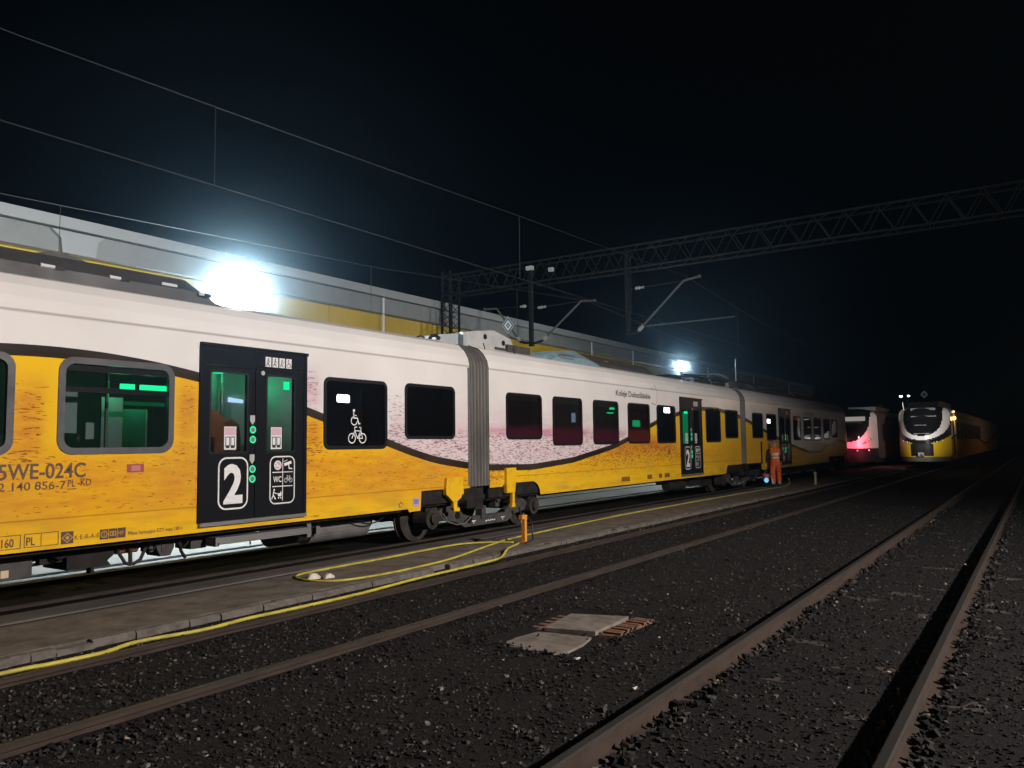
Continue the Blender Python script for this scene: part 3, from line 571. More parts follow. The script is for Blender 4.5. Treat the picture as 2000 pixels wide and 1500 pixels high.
# pictograms on the dark window, lettering on the side
b = MB(); ic_wheelchair(b, 9.04, 2.10, .25, YN-.002); link('window_pictogram', b, M_WHITEMK, c1); b = MB(); ic_bike(b, 9.11, 1.80, .28, YN-.002); link('window_pictogram', b, M_WHITEMK, c1)
yy = YN-.004
def mark(root, fn, mt=M_DARKMK, nm='lettering'):
    b = MB(); fn(b); return link(nm, b, mt, root)
mark(c1, lambda b: text(b, '45WE-024C', 4.80, 1.445, yy, .235, 0, .86, 'RIGHT', .014)); mark(c1, lambda b: text(b, '94 51 2 140 856-7', 4.585, 1.325, yy, .125, 0, 1.14, 'RIGHT', .006))
mark(c1, lambda b: (text(b, 'PL', 4.605, 1.34, yy, .115, 0, .8, 'LEFT', .006), b.stroke([(4.60,1.315),(4.70,1.315)], .010, yy))); mark(c1, lambda b: text(b, '-KD', 4.715, 1.345, yy, .115, 0, .8, 'LEFT', .006))
def frame_text(b, x0, x1, t, tx, split=None):
    b.stroke([(x0,.715),(x1,.715),(x1,.855),(x0,.855)], .007, yy, 0, True); text(b, t, tx, .735, yy, .125, 0, .74, 'LEFT', .012)
    if split: b.stroke([(split,.715),(split,.855)], .006, yy-.001, 0)
mark(c1, lambda b: frame_text(b, 3.70, 4.13, '160', 3.945), nm='framed_lettering'); mark(c1, lambda b: frame_text(b, 4.17, 4.52, 'PL', 4.19, 4.34), nm='framed_lettering')
mark(c1, lambda b: text(b, 'K·E-R-A-E', 4.70, .745, yy, .072, 0, .95)); mark(c1, lambda b: text(b, 'Masa hamująca EZT max 185 t', 5.33, .735, yy, .060, 0, .95))
mark(c1, lambda b: text(b, '• 15100 •', 8.16, .705, yy, .045, 0, 1.0)); mark(c1, lambda b: (b.stroke([(10.08,.76),(10.14,.80),(10.20,.76)], .012, yy), b.stroke([(10.10,.76),(10.10,.72),(10.18,.72)], .010, yy-.001)), nm='jacking_mark')
M_SAND = mat('sand_marking', (.42,.24,.05), .5)
o = mark(c1, lambda b: b.quad(4.55,4.685,.71,.845,yy), nm='pictogram'); 
b = MB(); y6 = YN-.006; b.stroke([(4.56,.775),(4.617,.825),(4.675,.775),(4.617,.725)], .010, y6, 0, True); b.dot(4.617,.775,.022,y6-.001); link('symbol', b, M_SAND, o)
for k in range(3):
    o = mark(c1, lambda b: b.quad(4.985+k*.105, 4.985+k*.105+.098, .715, .83, yy), nm='pictogram'); b = MB()
    if k == 0: b.ring(5.033,.772,.035,.012,y6); b.quad(5.028,5.038,.75,.795,y6-.001)
    elif k == 1: b.stroke([(5.105,.75),(5.17,.75),(5.17,.795),(5.105,.795)], .010, y6, 0, True); b.dot(5.137,.772,.014,y6-.001)
    else: text(b, 'MP', 5.20, .745, y6, .07, 0, .8)
    link('symbol', b, M_SAND, o)
b = MB(); b.quad(5.29,5.505,1.475,1.575,YN-.004,0); b.quad(5.315,5.48,1.492,1.558,YN-.005,1); b.quad(5.315,5.345,1.492,1.558,YN-.006,0); b.quad(5.46,5.48,1.492,1.558,YN-.006,0); link('warning_sticker', b, [mat('sticker_red', (.33,.05,.04), .5), mat('sticker_pink', (.45,.16,.14), .5)], c1)
b = MB(); b.quad(10.45,10.62,.70,.86,YN-.004,0); b.quad(10.47,10.60,.745,.83,YN-.005,1); link('sticker', b, [mat('sticker_mauve', (.50,.36,.42), .5), M_BLUEMK], c1)
# underframe equipment
def under(mb, nm='equipment_box', mt=M_UNDER): return link(nm, mb, mt, c1)
ye = 9.45
b = MB(); b.box(3.2,4.42,ye,ye+.5,.34,.64); under(b, 'battery_box', M_UNDERG); b = MB(); b.quad(4.10,4.18,.37,.45,ye-.003); under(b, 'sticker', mat('sticker_sand', (.55,.42,.25), .6))
b = MB(); b.box(-3.4,10.3,ye-.25,ye-.15,.62,.665); under(b, 'sole_bar')
b = MB(); b.tube([(4.4,ye+.1,.46),(4.8,ye+.1,.47)], .02, 8); b.tube([(4.5,ye,.62),(4.6,ye,.55),(4.75,ye,.52),(4.85,ye,.54)], .018, 8); b.box(4.5,4.58,ye,ye+.1,.46,.62); under(b, 'cable')
b = MB(); b.prism([(4.80,.64),(5.36,.64),(5.36,.48),(5.28,.42),(5.32,.36),(4.80,.36)], 'y', ye, ye+.55); b.box(5.08,5.12,ye,ye+.1,.29,.36); under(b, 'converter_box')
b = MB(); b.tube([(5.38,ye,.55),(5.50,ye,.36),(5.58,ye,.33)], .022, 8); b.tube([(5.78,ye,.55),(5.70,ye,.38),(5.60,ye,.33)], .022, 8); b.tube([(5.56,ye,.60),(5.57,ye,.33)], .025, 8); b.tube([(5.38,ye,.55),(5.78,ye,.55)], .012, 8); under(b, 'brake_rigging', M_BOGIE)
b = MB(); b.tube([(5.44,ye+.12,.55),(5.70,ye+.12,.55)], .09, 16); b.box(5.48,5.64,ye+.06,ye+.2,.50,.62); under(b, 'brake_actuator', M_REDGEAR)
b = MB(); b.box(5.82,5.87,ye,ye+.2,.45,.64); b.prism([(5.92,.64),(6.16,.64),(6.16,.48),(6.11,.38),(5.97,.38),(5.92,.48)], 'y', ye, ye+.3); b.box(5.98,6.09,ye-.01,ye,.44,.60); under(b, 'valve_box', M_UNDERG)
b = MB(); b.tube([(6.22,ye,.62),(6.26,ye,.42),(6.31,ye-.02,.32)], .022, 8); b.tube([(5.7,ye+.1,.52),(6.4,ye+.1,.53)], .012, 8); under(b, 'pipe_bracket')
b = MB(); b.box(6.40,6.64,ye,ye+.35,.42,.64); under(b, 'valve_box', M_UNDERG)
b = MB(); b.box(6.62,8.22,ye-.30,ye-.05,.47,.50); b.box(6.64,8.20,ye-.28,ye-.06,.50,.56); b.box(8.22,8.30,ye-.2,ye+.1,.40,.64); b.box(6.58,6.64,ye-.28,ye-.06,.45,.57); b.tube([(7.35,ye,.47),(7.35,ye,.38)], .012, 6); part_label(under(b, 'folding_step', M_STEEL), 'silver step below the door')
b = MB(); b.tube([(7.86,ye+.25,.47),(8.55,ye+.25,.47)], .20, 20); under(b, 'air_tank', M_UNDER)
b = MB(); b.tube([(8.62,ye+.35,.45),(9.9,ye+.35,.45)], [.23,.23], 24); b.tube([(9.9,ye+.35,.45),(9.98,ye+.35,.45)], [.23,.12], 24); b.box(8.58,8.66,ye,ye+.6,.4,.65); part_label(under(b, 'air_tank', mat('tank_grey', (.17,.16,.155), .55, noise=(3,(.09,.085,.08),.4,.7))), 'pale grey horizontal air tank')
for (z, yy, r) in ((.60, ye+.05, .018), (.565, ye+.02, .011), (.53, ye+.30, .02)):
    b = MB(); b.tube([(x, yy, z-.012*math.sin(x*2.1)) for x in np.arange(-3.3, 10.2, .3)], r, 6); link('brake_pipe', b, M_UNDER, c1)
for (xa, xb_, sg_) in ((4.62,4.80,.10),(5.34,5.46,.08),(5.72,5.95,.12),(6.14,6.40,.13),(8.28,8.60,.10),(9.3,10.2,.14)):
    b = MB(); b.tube([(xa+(xb_-xa)*k/8, ye-.02, .60-sg_*math.sin(math.pi*k/8)) for k in range(9)], .011, 6); link('hanging_cable', b, M_RUBBER, c1)
for (xa, w_, za, mt) in ((6.9,.35,.40,M_UNDER),(7.5,.22,.44,M_BOGIE),(5.50,.10,.50,M_UNDERG),(4.62,.12,.44,M_BOGIE)):
    b = MB(); b.box(xa, xa+w_, ye+.55, ye+.85, za, .64); b.box(xa+w_*.3, xa+w_*.7, ye+.50, ye+.55, za+.04, za+.12); link('equipment_box', b, mt, c1)
# roof of the first car
def roofbox(root, nm, poly_xz, y0, y1, mt, ins=.25):
    b = MB(); n = len(poly_xz); vs = []
    for k, (yy, s) in enumerate(((y0, 0), (y0+ins, 1), (y1-ins, 1), (y1, 0))):
        for (x, z) in poly_xz: vs.append((x, yy, z if s else 3.70 + (z-3.70)*.45))
    fs = [(k*n+i, k*n+(i+1)%n, (k+1)*n+(i+1)%n, (k+1)*n+i) for k in range(3) for i in range(n)] + [tuple(range(n)), tuple(range(3*n, 4*n))[::-1]]
    b.add(vs, fs); return link(nm, b, mt, root)
rf = roofbox(c1, 'roof_fairing', [(-3.4,3.68),(6.85,3.68),(6.66,3.85),(6.38,4.06),(-3.4,4.06)], 9.42, 11.6, M_ROOFGREY)
b = MB(); b.prism([(4.40,4.05),(4.60,4.11),(4.80,4.12),(4.98,4.09),(5.10,4.05)], 'y', 9.7, 11.0); link('roof_hatch', b, M_ROOFGREY, rf)
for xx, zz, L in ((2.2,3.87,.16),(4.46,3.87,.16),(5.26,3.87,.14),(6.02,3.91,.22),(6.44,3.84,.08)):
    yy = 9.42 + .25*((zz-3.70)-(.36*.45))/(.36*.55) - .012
    b = MB(); b.tube([(xx-L/2,yy,zz),(xx+L/2,yy,zz)], .022, 8, 0); b.box(xx+L/2,xx+L/2+.12,yy-.004,yy+.02,zz-.03,zz+.02,1); link('roof_bar', b, [M_INTW, M_RUBBER], rf)  # white bars stand for lamp light shining through the fairing's slots
b = MB(); b.tube([(11.1,9.55,3.77),(11.2,9.55,3.80),(11.3,9.55,3.78)], .015, 8); link('roof_stud', b, M_UNDER, c1)
ac = MB(); ac.prism([(12.72,3.60),(14.36,3.72),(14.46,3.86),(14.30,4.07),(13.68,4.19),(12.95,4.10),(12.72,4.05)], 'y', 9.62, 9.70); ac.prism([(12.80,3.80),(14.30,3.80),(14.25,4.05),(13.68,4.16),(12.95,4.08)], 'y', 9.70, 11.4)
# --- second car (middle)
c2 = thing('train_car', 'yellow and white train car with pantograph and black script over dark windows', 'train car', (20.6, YA, 0), 'cars of the long yellow and white train')
def bot2(x):
    if x < 13.25: return .91
    if x < 14.30: return .97
    if x < 14.62: return .67 + .30*math.sqrt(max(0, 1-((x-14.30)/.32)**2))
    return .67 if x < 26.75 else (.67+.30*math.sqrt(max(0,1-((27.05-x)/.30)**2)) if x < 27.05 else .95)
W2s = [(13.33,14.73,1.86,2.83),(15.18,16.56,1.72,2.83),(17.10,18.50,1.73,2.83),(19.05,20.46,1.74,2.83),(20.94,22.33,1.74,2.84),(24.88,26.30,1.75,2.86),(26.78,28.15,1.88,2.88)]; D2 = (22.68,24.48)
car_body(c2, 12.74, 28.46, [hole(*q) for q in W2s] + [(D2[0]+.02, D2[1]-.02, .79, 3.08)], bot2, 1.1, (13.25,13.253,26.75,26.753) + tuple(np.round(np.arange(14.30,14.63,.03),3)) + tuple(np.round(np.arange(26.75,27.06,.05),3)))
for i, q in enumerate(W2s): window(c2, *q, (G_FILM, G_FILM, G_FILM, G_FILMO, G_DARK, G_DARK, G_DARK)[i])
door(c2, *D2, squares=3); bellows(c2, 28.46, 29.05)
b = MB(); b.prism([(13.25,1.28),(13.60,1.28),(13.60,1.10),(13.55,.78),(13.25,.78)], 'y', YN-.06, YN+.02); b.box(13.50,13.58,YN-.03,YN+.03,.50,.78); b.box(13.46,13.58,YN-.04,YN+.03,.48,.56); link('jacking_bracket', b, M_YELLOW, c2)
b = MB(); b.box(13.65,13.95,YN+.15,YN+.5,.55,.92); b.tube([(13.85,YN+.05,.45),(13.95,YN+.05,.25)], .02, 8); link('equipment_box', b, M_BOGIE, c2)
ac_o = link('air_conditioner', ac, M_ACGREY, c2)
for q in ((13.35,9.615,4.02),(14.02,9.615,3.95)): b = MB(); b.disc(q, .06, 'y', .012, 16); link('lifting_hole', b, M_RUBBER, ac_o)
b = MB(); b.prism([(11.86,3.76),(12.72,3.78),(12.72,4.04),(12.10,3.95),(11.90,3.87)], 'y', 9.75, 11.3); b.box(12.60,12.72,9.62,9.72,3.62,4.04); part_label(link('air_conditioner', b, mat('ac_side', (.36,.40,.41), .5), c1), 'pale box at the end of the roof')
b = MB(); b.tube([(11.62,9.7,3.78),(11.70,9.7,3.87),(11.82,9.7,3.89),(11.93,9.7,3.84)], .035, 8); link('roof_cable', b, M_UNDER, c1)
b = MB(); b.tube([(13.05,9.4,3.70),(13.05,9.45,3.84)], .012, 6); b.tube([(14.15,9.4,3.70),(14.15,9.45,3.82)], .012, 6); link('roof_stud', b, M_UNDER, c2)
b = MB(); b.box(14.10,15.00,9.55,11.4,3.74,3.93); b.box(13.70,14.10,9.6,11.4,3.74,3.84); link('roof_box', b, M_UNDERG, c2)
bf = roofbox(c2, 'roof_fairing', [(15.55,3.68),(18.25,3.68),(18.10,3.80),(17.85,3.94),(17.15,4.08),(16.2,3.99),(15.8,3.86)], 9.40, 11.6, M_ROOFBLUE); part_label(bf, 'pale blue roof fairing')
b = MB(); b.tube([(16.0,9.44,3.83),(16.15,9.42,3.88),(16.7,9.42,3.89),(16.85,9.43,3.87)], .025, 8); b.tube([(16.1,9.40,3.80),(16.75,9.40,3.81)], .015, 8); link('hand_rail', b, M_STEEL, bf)
bf = roofbox(c2, 'roof_fairing', [(17.3,3.68),(23.2,3.68),(22.9,3.78),(21.9,4.05),(18.9,4.13),(17.5,4.10)], 9.72, 11.4, M_ROOFBROWN); part_label(bf, 'dark brown roof fairing')
for xx, zz in ((19.2,3.98),(20.4,3.92),(21.3,3.90)):
    b = MB(); b.tube([(xx-.1,9.78,zz),(xx+.1,9.78,zz)], .02, 8); link('roof_bar', b, M_STEEL if xx < 20 else M_RUBBER, bf)
# folded pantograph
pg = MB()
for yy in (9.7, 11.3): pg.tube([(25.2,yy,3.98),(29.0,yy,3.98)], .03, 8)
for xx in (25.3, 27.0, 28.9): pg.tube([(xx,9.7,3.98),(xx,11.3,3.98)], .025, 8)
pg.tube([(28.6,10.1,4.02),(25.9,10.25,4.12),(28.4,10.3,4.22)], .025, 8); pg.tube([(28.6,10.9,4.02),(25.9,10.75,4.12),(28.4,10.7,4.22)], .025, 8)
pn = link('pantograph', pg, M_GALV, c2)
b = MB(); b.tube([(28.3,9.55,4.10),(28.3,9.75,4.24),(28.3,10.0,4.28),(28.3,11.0,4.28),(28.3,11.3,4.22),(28.3,11.5,4.08)], .028, 8); b.tube([(28.65,9.55,4.10),(28.65,9.75,4.24),(28.65,10.0,4.28),(28.65,11.0,4.28),(28.65,11.3,4.22),(28.65,11.5,4.08)], .028, 8); link('collector_head', b, M_STEEL, pn)
for xx in (25.3, 27.0, 28.9):
    for yy in (9.7, 11.3):
        b = MB(); b.tube([(xx,yy,3.78),(xx,yy,3.80),(xx,yy,3.84),(xx,yy,3.86),(xx,yy,3.90),(xx,yy,3.96)], [.05,.09,.05,.09,.05,.06], 12); link('insulator', b, M_CERAM, pn)
b = MB(); b.tube([(23.6,9.5,3.84),(24.6,9.5,3.92),(25.2,9.5,3.9)], .03, 8); link('roof_cable', b, M_UNDER, c2)
for q in ((23.4,24.4,9.7,11.2,3.78,3.92),(26.2,26.9,9.6,10.2,3.76,3.92),(27.6,28.3,9.6,10.3,3.76,3.9)): b = MB(); b.box(*q); link('roof_box', b, M_UNDER, c2)
# lettering, glowing panels and lamps of the second car
b = MB(); text(b, 'Koleje Dolnośląskie', 18.38, 2.985, YN-.004, .215, 0, 1.22, 'LEFT', .012); link('lettering', b, M_BLACKMK, c2); b = MB(); b.ring(20.72, 3.08, .30, .014, YN-.004, 0, -62, 75); b.stroke([(20.62,2.875),(20.86,2.83)], .016, YN-.005); b.stroke([(20.58,3.30),(20.74,3.27)], .014, YN-.005)
link('logo_arc', b, M_BLACKMK, c2)
M_BRM = mat('brown_marking', (.24,.10,.02), .5)
for xx, w_ in ((18.6,.5),(20.2,.32),(21.0,.22),(21.4,.38)): mark(c2, lambda b: b.quad(xx, xx+w_, .76, .88, YN-.004), M_BRM, 'pictogram')
mark(c2, lambda b: text(b, 'PL', 15.6, .74, YN-.004, .05), M_BRM); mark(c2, lambda b: text(b, '• 15100 •', 16.1, .735, YN-.004, .05), M_BRM); mark(c2, lambda b: b.quad(21.70,21.86,1.42,1.56,YN-.004), M_BRM, 'sticker')
def screen(root, nm, x0, x1, z0, z1, mt, y=YN+.07, lb=None):  # flat glowing box set behind the glass
    b = MB(); b.box(x0, x1, y, y+.02, z0, z1); o = link(nm, b, mt, root)
    if lb: part_label(o, lb)
screen(c2, 'glow_panel', 16.20,16.36,2.26,2.48, E_BLUEW, lb='narrow bluish glowing panel'); screen(c2, 'glow_panel', 21.68,22.1,2.63,2.81, E_WHITE, lb='added white glowing panel')  # glowing panels added for bright reflections in the panes
screen(c2, 'green_lamp_glow', 18.18,18.42,2.62,2.68, E_GREENC); screen(c2, 'green_lamp_glow', 18.08,18.42,2.52,2.55, E_GREENC, YN+.1); screen(c2, 'green_lamp_glow', 19.70,20.15,2.20,2.38, emission('green_sign', (.0,.9,.33), 4.5), YN+.15)
screen(c2, 'green_lamp_glow', 23.62,24.1,1.72,2.72, emission('green_panel', (.0,.8,.26), .6), YN+.3); screen(c2, 'green_lamp_glow', 23.0,23.6,1.95,2.70, emission('green_panel_dim', (.0,.8,.3), .45), YN+.3); screen(c2, 'green_lamp_glow', 23.7,23.95,2.66,2.74, E_GREEN, YN+.25)  # glowing panels added for the green-lit door interior
b = MB(); b.box(12.9,28.3,YN+.2,YA+1.36,.705,.76); b.box(12.9,28.3,YA+1.30,YA+1.36,.80,2.95); link('interior_lining', b, M_INT, c2)
light('green_glow', 'POINT', (23.6, YN+.8, 2.5), 6, (.05,1,.35), .06, c2); light('green_glow', 'POINT', (18.1, YN+.5, 2.45), 4, (.05,1,.35), .06, c2)
b = MB(); b.box(14.9,26.6,ye-.2,ye-.1,.62,.665); b.box(24.3,25.2,ye,ye+.4,.36,.64); b.box(25.6,26.5,ye+.1,ye+.4,.30,.60); b.tube([(22.3,ye,.45),(23.6,ye,.45)], .14, 14); link('equipment_box', b, M_UNDER, c2)

# --- third car (end car) and cab noses
def nose(root, xf, sgn, yc, depth, p, matf, mats, names, zlo=.55, lean=.9, wavef=None, nu=44, nz=52, hwmax=1.42):
    """rounded cab front as one grid, split into separate part meshes by region"""
    def hw(z): return float(np.interp(z, [0,.5,.9,3.29,3.45,3.6,3.72,3.83], [hwmax*.86,hwmax*.93,hwmax,hwmax,hwmax*.97,hwmax*.90,hwmax*.78,hwmax*.45]))
    us = np.linspace(-1, 1, nu+1); zs = np.concatenate([np.linspace(zlo, 3.3, nz-8), [3.38,3.46,3.54,3.61,3.67,3.72,3.77,3.83]]); nz_ = len(zs)
    def P(u, z): 
        zz = max(0, (z-1.9)/2.0); 
        return (xf + sgn*(depth*abs(u)**p + lean*zz**1.7 + .10*max(0, 1.2-z)), yc + u*hw(z), z)
    bs = [MB() for _ in names]; id_ = [dict() for _ in names]
    for i in range(nu):
        for j in range(nz_-1):
            um, zm = (us[i]+us[i+1])/2*hw((zs[j]+zs[j+1])/2), (zs[j]+zs[j+1])/2; k = matf(um, zm); f = []
            for a, c in ((i,j),(i+1,j),(i+1,j+1),(i,j+1)):
                if (a,c) not in id_[k]: id_[k][(a,c)] = len(bs[k].v); bs[k].v.append(P(us[a], zs[c]))
                f.append(id_[k][(a,c)])
            bs[k].f.append(tuple(f)); bs[k].m.append(0)
    out = []
    for k, nm in enumerate(names):
        if not bs[k].f: out.append(None); continue
        o = link(nm, bs[k], mats[k], root, True)
        if mats[k] is M_LIV: put_attrs(o.data, BASE[root.name], wavef, None, ())
        out.append(o)
    return out
def q4(u, z, hw, zc, hh): return (abs(u)/hw)**2.4 + (max(0, zc-z)/hh)**2.4
c3 = thing('train_car', 'dim end car of the long train, behind the worker in orange', 'train car', (38.0, YA, 0), 'cars of the long yellow and white train')
W3s = [(29.84,31.22,1.88,2.86),(31.70,33.08,1.78,2.87),(35.73,37.05,1.79,2.87),(37.55,39.0,1.79,2.87),(39.5,40.95,1.78,2.88),(41.5,42.87,1.83,2.87),(43.35,44.7,1.91,2.86)]; D3 = (33.46,35.26)
def bot3(x): return .95 if x < 30.9 else (.67 if x < 42.5 else .95 if x < 46.2 else .5)
car_body(c3, 29.05, 46.9, [hole(*q) for q in W3s] + [(D3[0]+.02, D3[1]-.02, .79, 3.08)], bot3, 1.05, (30.9,30.903,42.5,42.503,46.2,46.203))
for q in W3s: window(c3, *q, G_DARK)
door(c3, *D3, squares=2)
nose(c3, 49.9, -1, YA, 3.2, 4, lambda u, z: 1 if q4(u,z,1.1,3.1,1.1) < 1 else 0, [M_LIV, G_SHIELD], ['cab_front', 'windscreen'], zlo=.5, wavef=wave)
b = MB(); text(b, 'Koleje Dolnośląskie', 37.7, 2.985, YN-.004, .2, 0, 1.2); link('lettering', b, M_BLACKMK, c3)
screen(c3, 'glow_panel', 32.03,32.5,2.48,2.66, E_WHITE, lb='added white glowing panel'); screen(c3, 'destination_display', 36.05,36.75,2.70,2.82, E_RED, YN+.05, lb='small red display'); screen(c3, 'green_lamp_glow', 34.4,34.62,2.1,2.7, emission('green_panel_faint', (.0,.7,.25), .09), YN+.3); screen(c3, 'green_lamp_glow', 33.75,34.0,2.2,2.7, emission('green_panel_faint2', (.0,.7,.25), .07), YN+.3)  # white panel added for a reflection, green panels for the lit interior
b = MB(); b.box(29.2,46.5,YN+.2,YA+1.36,.705,.76); b.box(29.2,46.5,YA+1.30,YA+1.36,.80,2.95); link('interior_lining', b, M_INT, c3)
b = MB(); b.box(31,42,ye,ye+.5,.35,.64); b.box(46.2,49.0,YN+.3,YA+1.0,.25,.55); link('equipment_box', b, M_UNDER, c3)
b = MB(); b.box(30.84,30.93,YN-.03,YN+.03,.90,1.75); b.box(29.4,30.8,YN+.05,YN+.4,.5,.9); link('equipment_box', b, M_UNDER, c3)
for (x0, x1, z1, y0) in ((29.8,31.8,4.05,9.6),(32.3,38.5,4.12,9.7),(38.8,42.5,4.05,9.7),(43.0,45.8,4.02,9.8)):
    roofbox(c3, 'roof_box', [(x0,3.68),(x1,3.68),(x1-.2,z1),(x0+.2,z1+.03)], y0, 11.4, M_ROOFBROWN)
b = MB(); b.tube([(30.6,9.9,3.8),(30.6,9.9,5.0)], .012, 6); link('aerial', b, M_STEEL, c3)
bogie(12.93, 'bogie with grey frame under the joint beside the orange standpipe'); bogie(28.75, 'dark bogie under the joint just behind the worker'); bogie(44.4, 'dark bogie under the far end of the long train')

# ------------------------------------------------------------------ other trains
def plain_car(root, x0, x1, yc, mt, wz):
    b = MB(); pr = profile(yc); full = [(yc-1.42,.55)] + [(yc-1.42,z) for z in np.linspace(.8,3.2,14)] + pr + [(yc+1.42,.55)]; n = len(full); xr = np.linspace(x0, x1, 60)
    for x in xr: b.v += [(float(x),)+p for p in full]
    for i in range(len(xr)-1):
        for j in range(n-1): b.f.append((i*n+j,(i+1)*n+j,(i+1)*n+j+1,i*n+j+1)); b.m.append(0)
    b.add([(x1,)+p for p in full], [tuple(range(n))]); b.box(x0+.5, x1, yc-1.2, yc+1.2, .25, .6, 1)
    o = link('body', b, [mt, M_UNDER], root)
    if mt is M_LIV: put_attrs(o.data, BASE[root.name], wz, None, ())
    return o
def side_window(root, yc, x0, x1, z0=1.75, z1=2.85):
    b = MB(); q = rrect(x0,x1,z0,z1,.1); b.prism(q, 'y', yc-1.432, yc-1.40); return link('window', b, M_BLACK, root)
# red-lit white train on the same track
t2 = thing('train', 'white train front lit pink by its red tail lamp, beyond the end car', 'train', (60, YA, 0))
XW = mat('white_train_paint', (.66,.58,.55), .4, noise=(2,(.52,.45,.42),.4,.7)); BRN = mat('dark_train_side', (.10,.075,.06), .5, noise=(1.5,(.06,.045,.04),.4,.7))
plain_car(t2, 57.2, 84, YA, BRN, None)
def reg2(u, z):
    if z < 1.22: return 2
    if q4(u,z,1.12,3.3,1.62) < 1: return 1
    return 0
n2 = nose(t2, 55.2, 1, YA, 2.0, 4.5, reg2, [XW, G_SHIELD, M_UNDER], ['cab_front','windscreen','skirt'], zlo=.35, lean=.7, hwmax=1.42)
b = MB(); b.box(55.27,55.32,YA-1.0,YA+.8,3.02,3.30); link('destination_display', b, E_DISP, n2[1])
for s in (-1, 1):
    b = MB(); b.add([(55.42,YA+s*1.30,1.86),(55.27,YA+s*1.08,1.80),(55.16,YA+s*.86,1.60),(55.16,YA+s*.78,1.50),(55.20,YA+s*.95,1.55),(55.28,YA+s*1.22,1.68)], [(0,1,2,3,4,5)]); hl = link('tail_lamp', b, mat('lamp_red_glass', (.35,.01,.03), .2, emit=(1,.05,.12), estr=.35), n2[0])
    for (yy, zz, r) in ((1.08,1.70,.06),(1.20,1.79,.045)): b = MB(); b.tube([(55.13,YA+s*yy,zz),(55.17,YA+s*yy,zz)], r, 14); link('bulb', b, E_TAIL, hl)
    tg = light('tail_glow', 'SPOT', (53.9, YA+s*1.0, 1.55), 420, (1.0,.10,.18), .06, t2, spot_size=R_(95), spot_blend=1.0); tg.rotation_euler = Vector((1,-.05*s,-.12)).to_track_quat('-Z','Y').to_euler()
b = MB(); b.tube([(55.0,YA-1.2,1.12),(55.15,YA-1.2,1.12)], .04, 10); b.tube([(55.0,YA-.5,1.10),(55.15,YA-.5,1.10)], .04, 10); link('reflector', b, M_INTW, t2)
b = MB(); b.box(60,66,YA-.9,YA+.9,3.8,4.1); b.tube([(62,YA-.6,4.1),(64,YA-.6,4.35),(66,YA-.6,4.1)], .03, 8); link('roof_box', b, M_ROOFGREY, t2)
for x in (59, 62.5, 66, 69.5): side_window(t2, YA, x, x+2.2)
# yellow and white train on the track to the right
t3 = thing('train', 'yellow train front with white ring round its black windscreen and an amber glow on its side', 'train', (58, YB, 0))
W3F = lambda x: 1.9 + .5*math.sin((x-56)/7)
plain_car(t3, 54.6, 112, YB, M_LIV, W3F)
def reg3(u, z):
    if z < .72: return 4
    if abs(u) < .62 - .05*(1.5-z) and .80 < z < 1.50: return 3
    if q4(u,z,1.06,3.15,1.17) < 1: return 1
    if q4(u,z,1.405,3.15,1.40) < 1: return 0
    if q4(u,z,1.78,3.3,1.80) < 1: return 2
    return 5
n3 = nose(t3, 52.6, 1, YB, 1.9, 3.2, reg3, [mat('white_ring_paint', (.74,.73,.72), .35), G_SHIELD, M_BLACK, M_RUBBER, mat('grey_plough', (.10,.095,.08), .6), mat('cab_yellow', (.62,.40,.012), .4)], ['cab_front','windscreen','lamp_band','coupler_recess','plough','bumper'], zlo=.45, lean=.9, nu=56, nz=60)
for s in (-1, 1):
    for (u, z, r) in ((.78,1.62,.05),(.66,1.60,.035),(1.05,1.70,.045)):
        xx = 52.6 + 1.9*(u/1.42)**3.2 - .03; b = MB(); b.tube([(xx,YB+s*u,z),(xx+.06,YB+s*u,z)], r, 14); link('headlamp', b, M_CERAM, n3[2])
b = MB(); b.box(52.70,52.74,YB-.36,YB+.02,2.24,2.36); b.prism([(YB+.05+.26*math.cos(a),2.30+.075*math.sin(a)) for a in np.linspace(0,6.28,20)], 'x', 52.70, 52.73); link('emblem', b, mat('grey_emblem', (.55,.54,.52), .5), n3[1])
b = MB(); b.box(52.62,52.66,YB-.45,YB+.40,2.05,2.14); b.box(52.66,52.72,YB-.30,YB+.35,2.60,2.64); link('number_plate', b, mat('dim_lettering', (.13,.13,.13), .5), n3[1])
b = MB(); b.box(53.02,53.06,YB-.8,YB+.55,3.12,3.18); link('wiper', b, mat('wiper_grey', (.10,.10,.10), .4), n3[1])
b = MB(); b.box(53.32,53.40,YB-.75,YB+.60,3.52,3.66); link('destination_display', b, mat('display_off', (.05,.05,.05), .4), n3[1])
b = MB(); b.box(52.1,52.5,YB-.16,YB+.16,.78,1.0); b.tube([(51.95,YB-.1,.84),(52.2,YB+.05,.88)], .05, 10); link('coupler', b, M_STEEL, t3)
b = MB(); b.tube([(56.5,YB-1.54,3.08),(56.5,YB-1.43,3.08)], .075, 12); part_label(link('side_glow_disc', b, E_AMBER, t3), 'amber glow added for a lamp reflection'); b = MB(); b.tube([(56.9,YB-1.46,3.50),(56.9,YB-1.36,3.50)], .05, 12); part_label(link('side_glow_disc', b, emission('pale_amber', (1,.72,.42), 3.0), t3), 'small pale lamp near the roof')  # amber disc added on the side for a sodium lamp's reflection
light('amber_glow', 'POINT', (56.9, YB-1.72, 3.05), 17, (1,.50,.10), .1, t3)  # light added for the orange sheen round the amber disc
for x in range(58, 80, 3): side_window(t3, YB, x, x+2.0)
side_window(t3, YB, 55.6, 56.6, .8, 2.9)
b = MB(); b.prism([(53.9,3.7),(54.6,4.05),(55.4,4.13),(62,4.13),(62,3.7)], 'y', YB-.85, YB+.85); link('roof_fairing', b, M_RUBBER, t3)
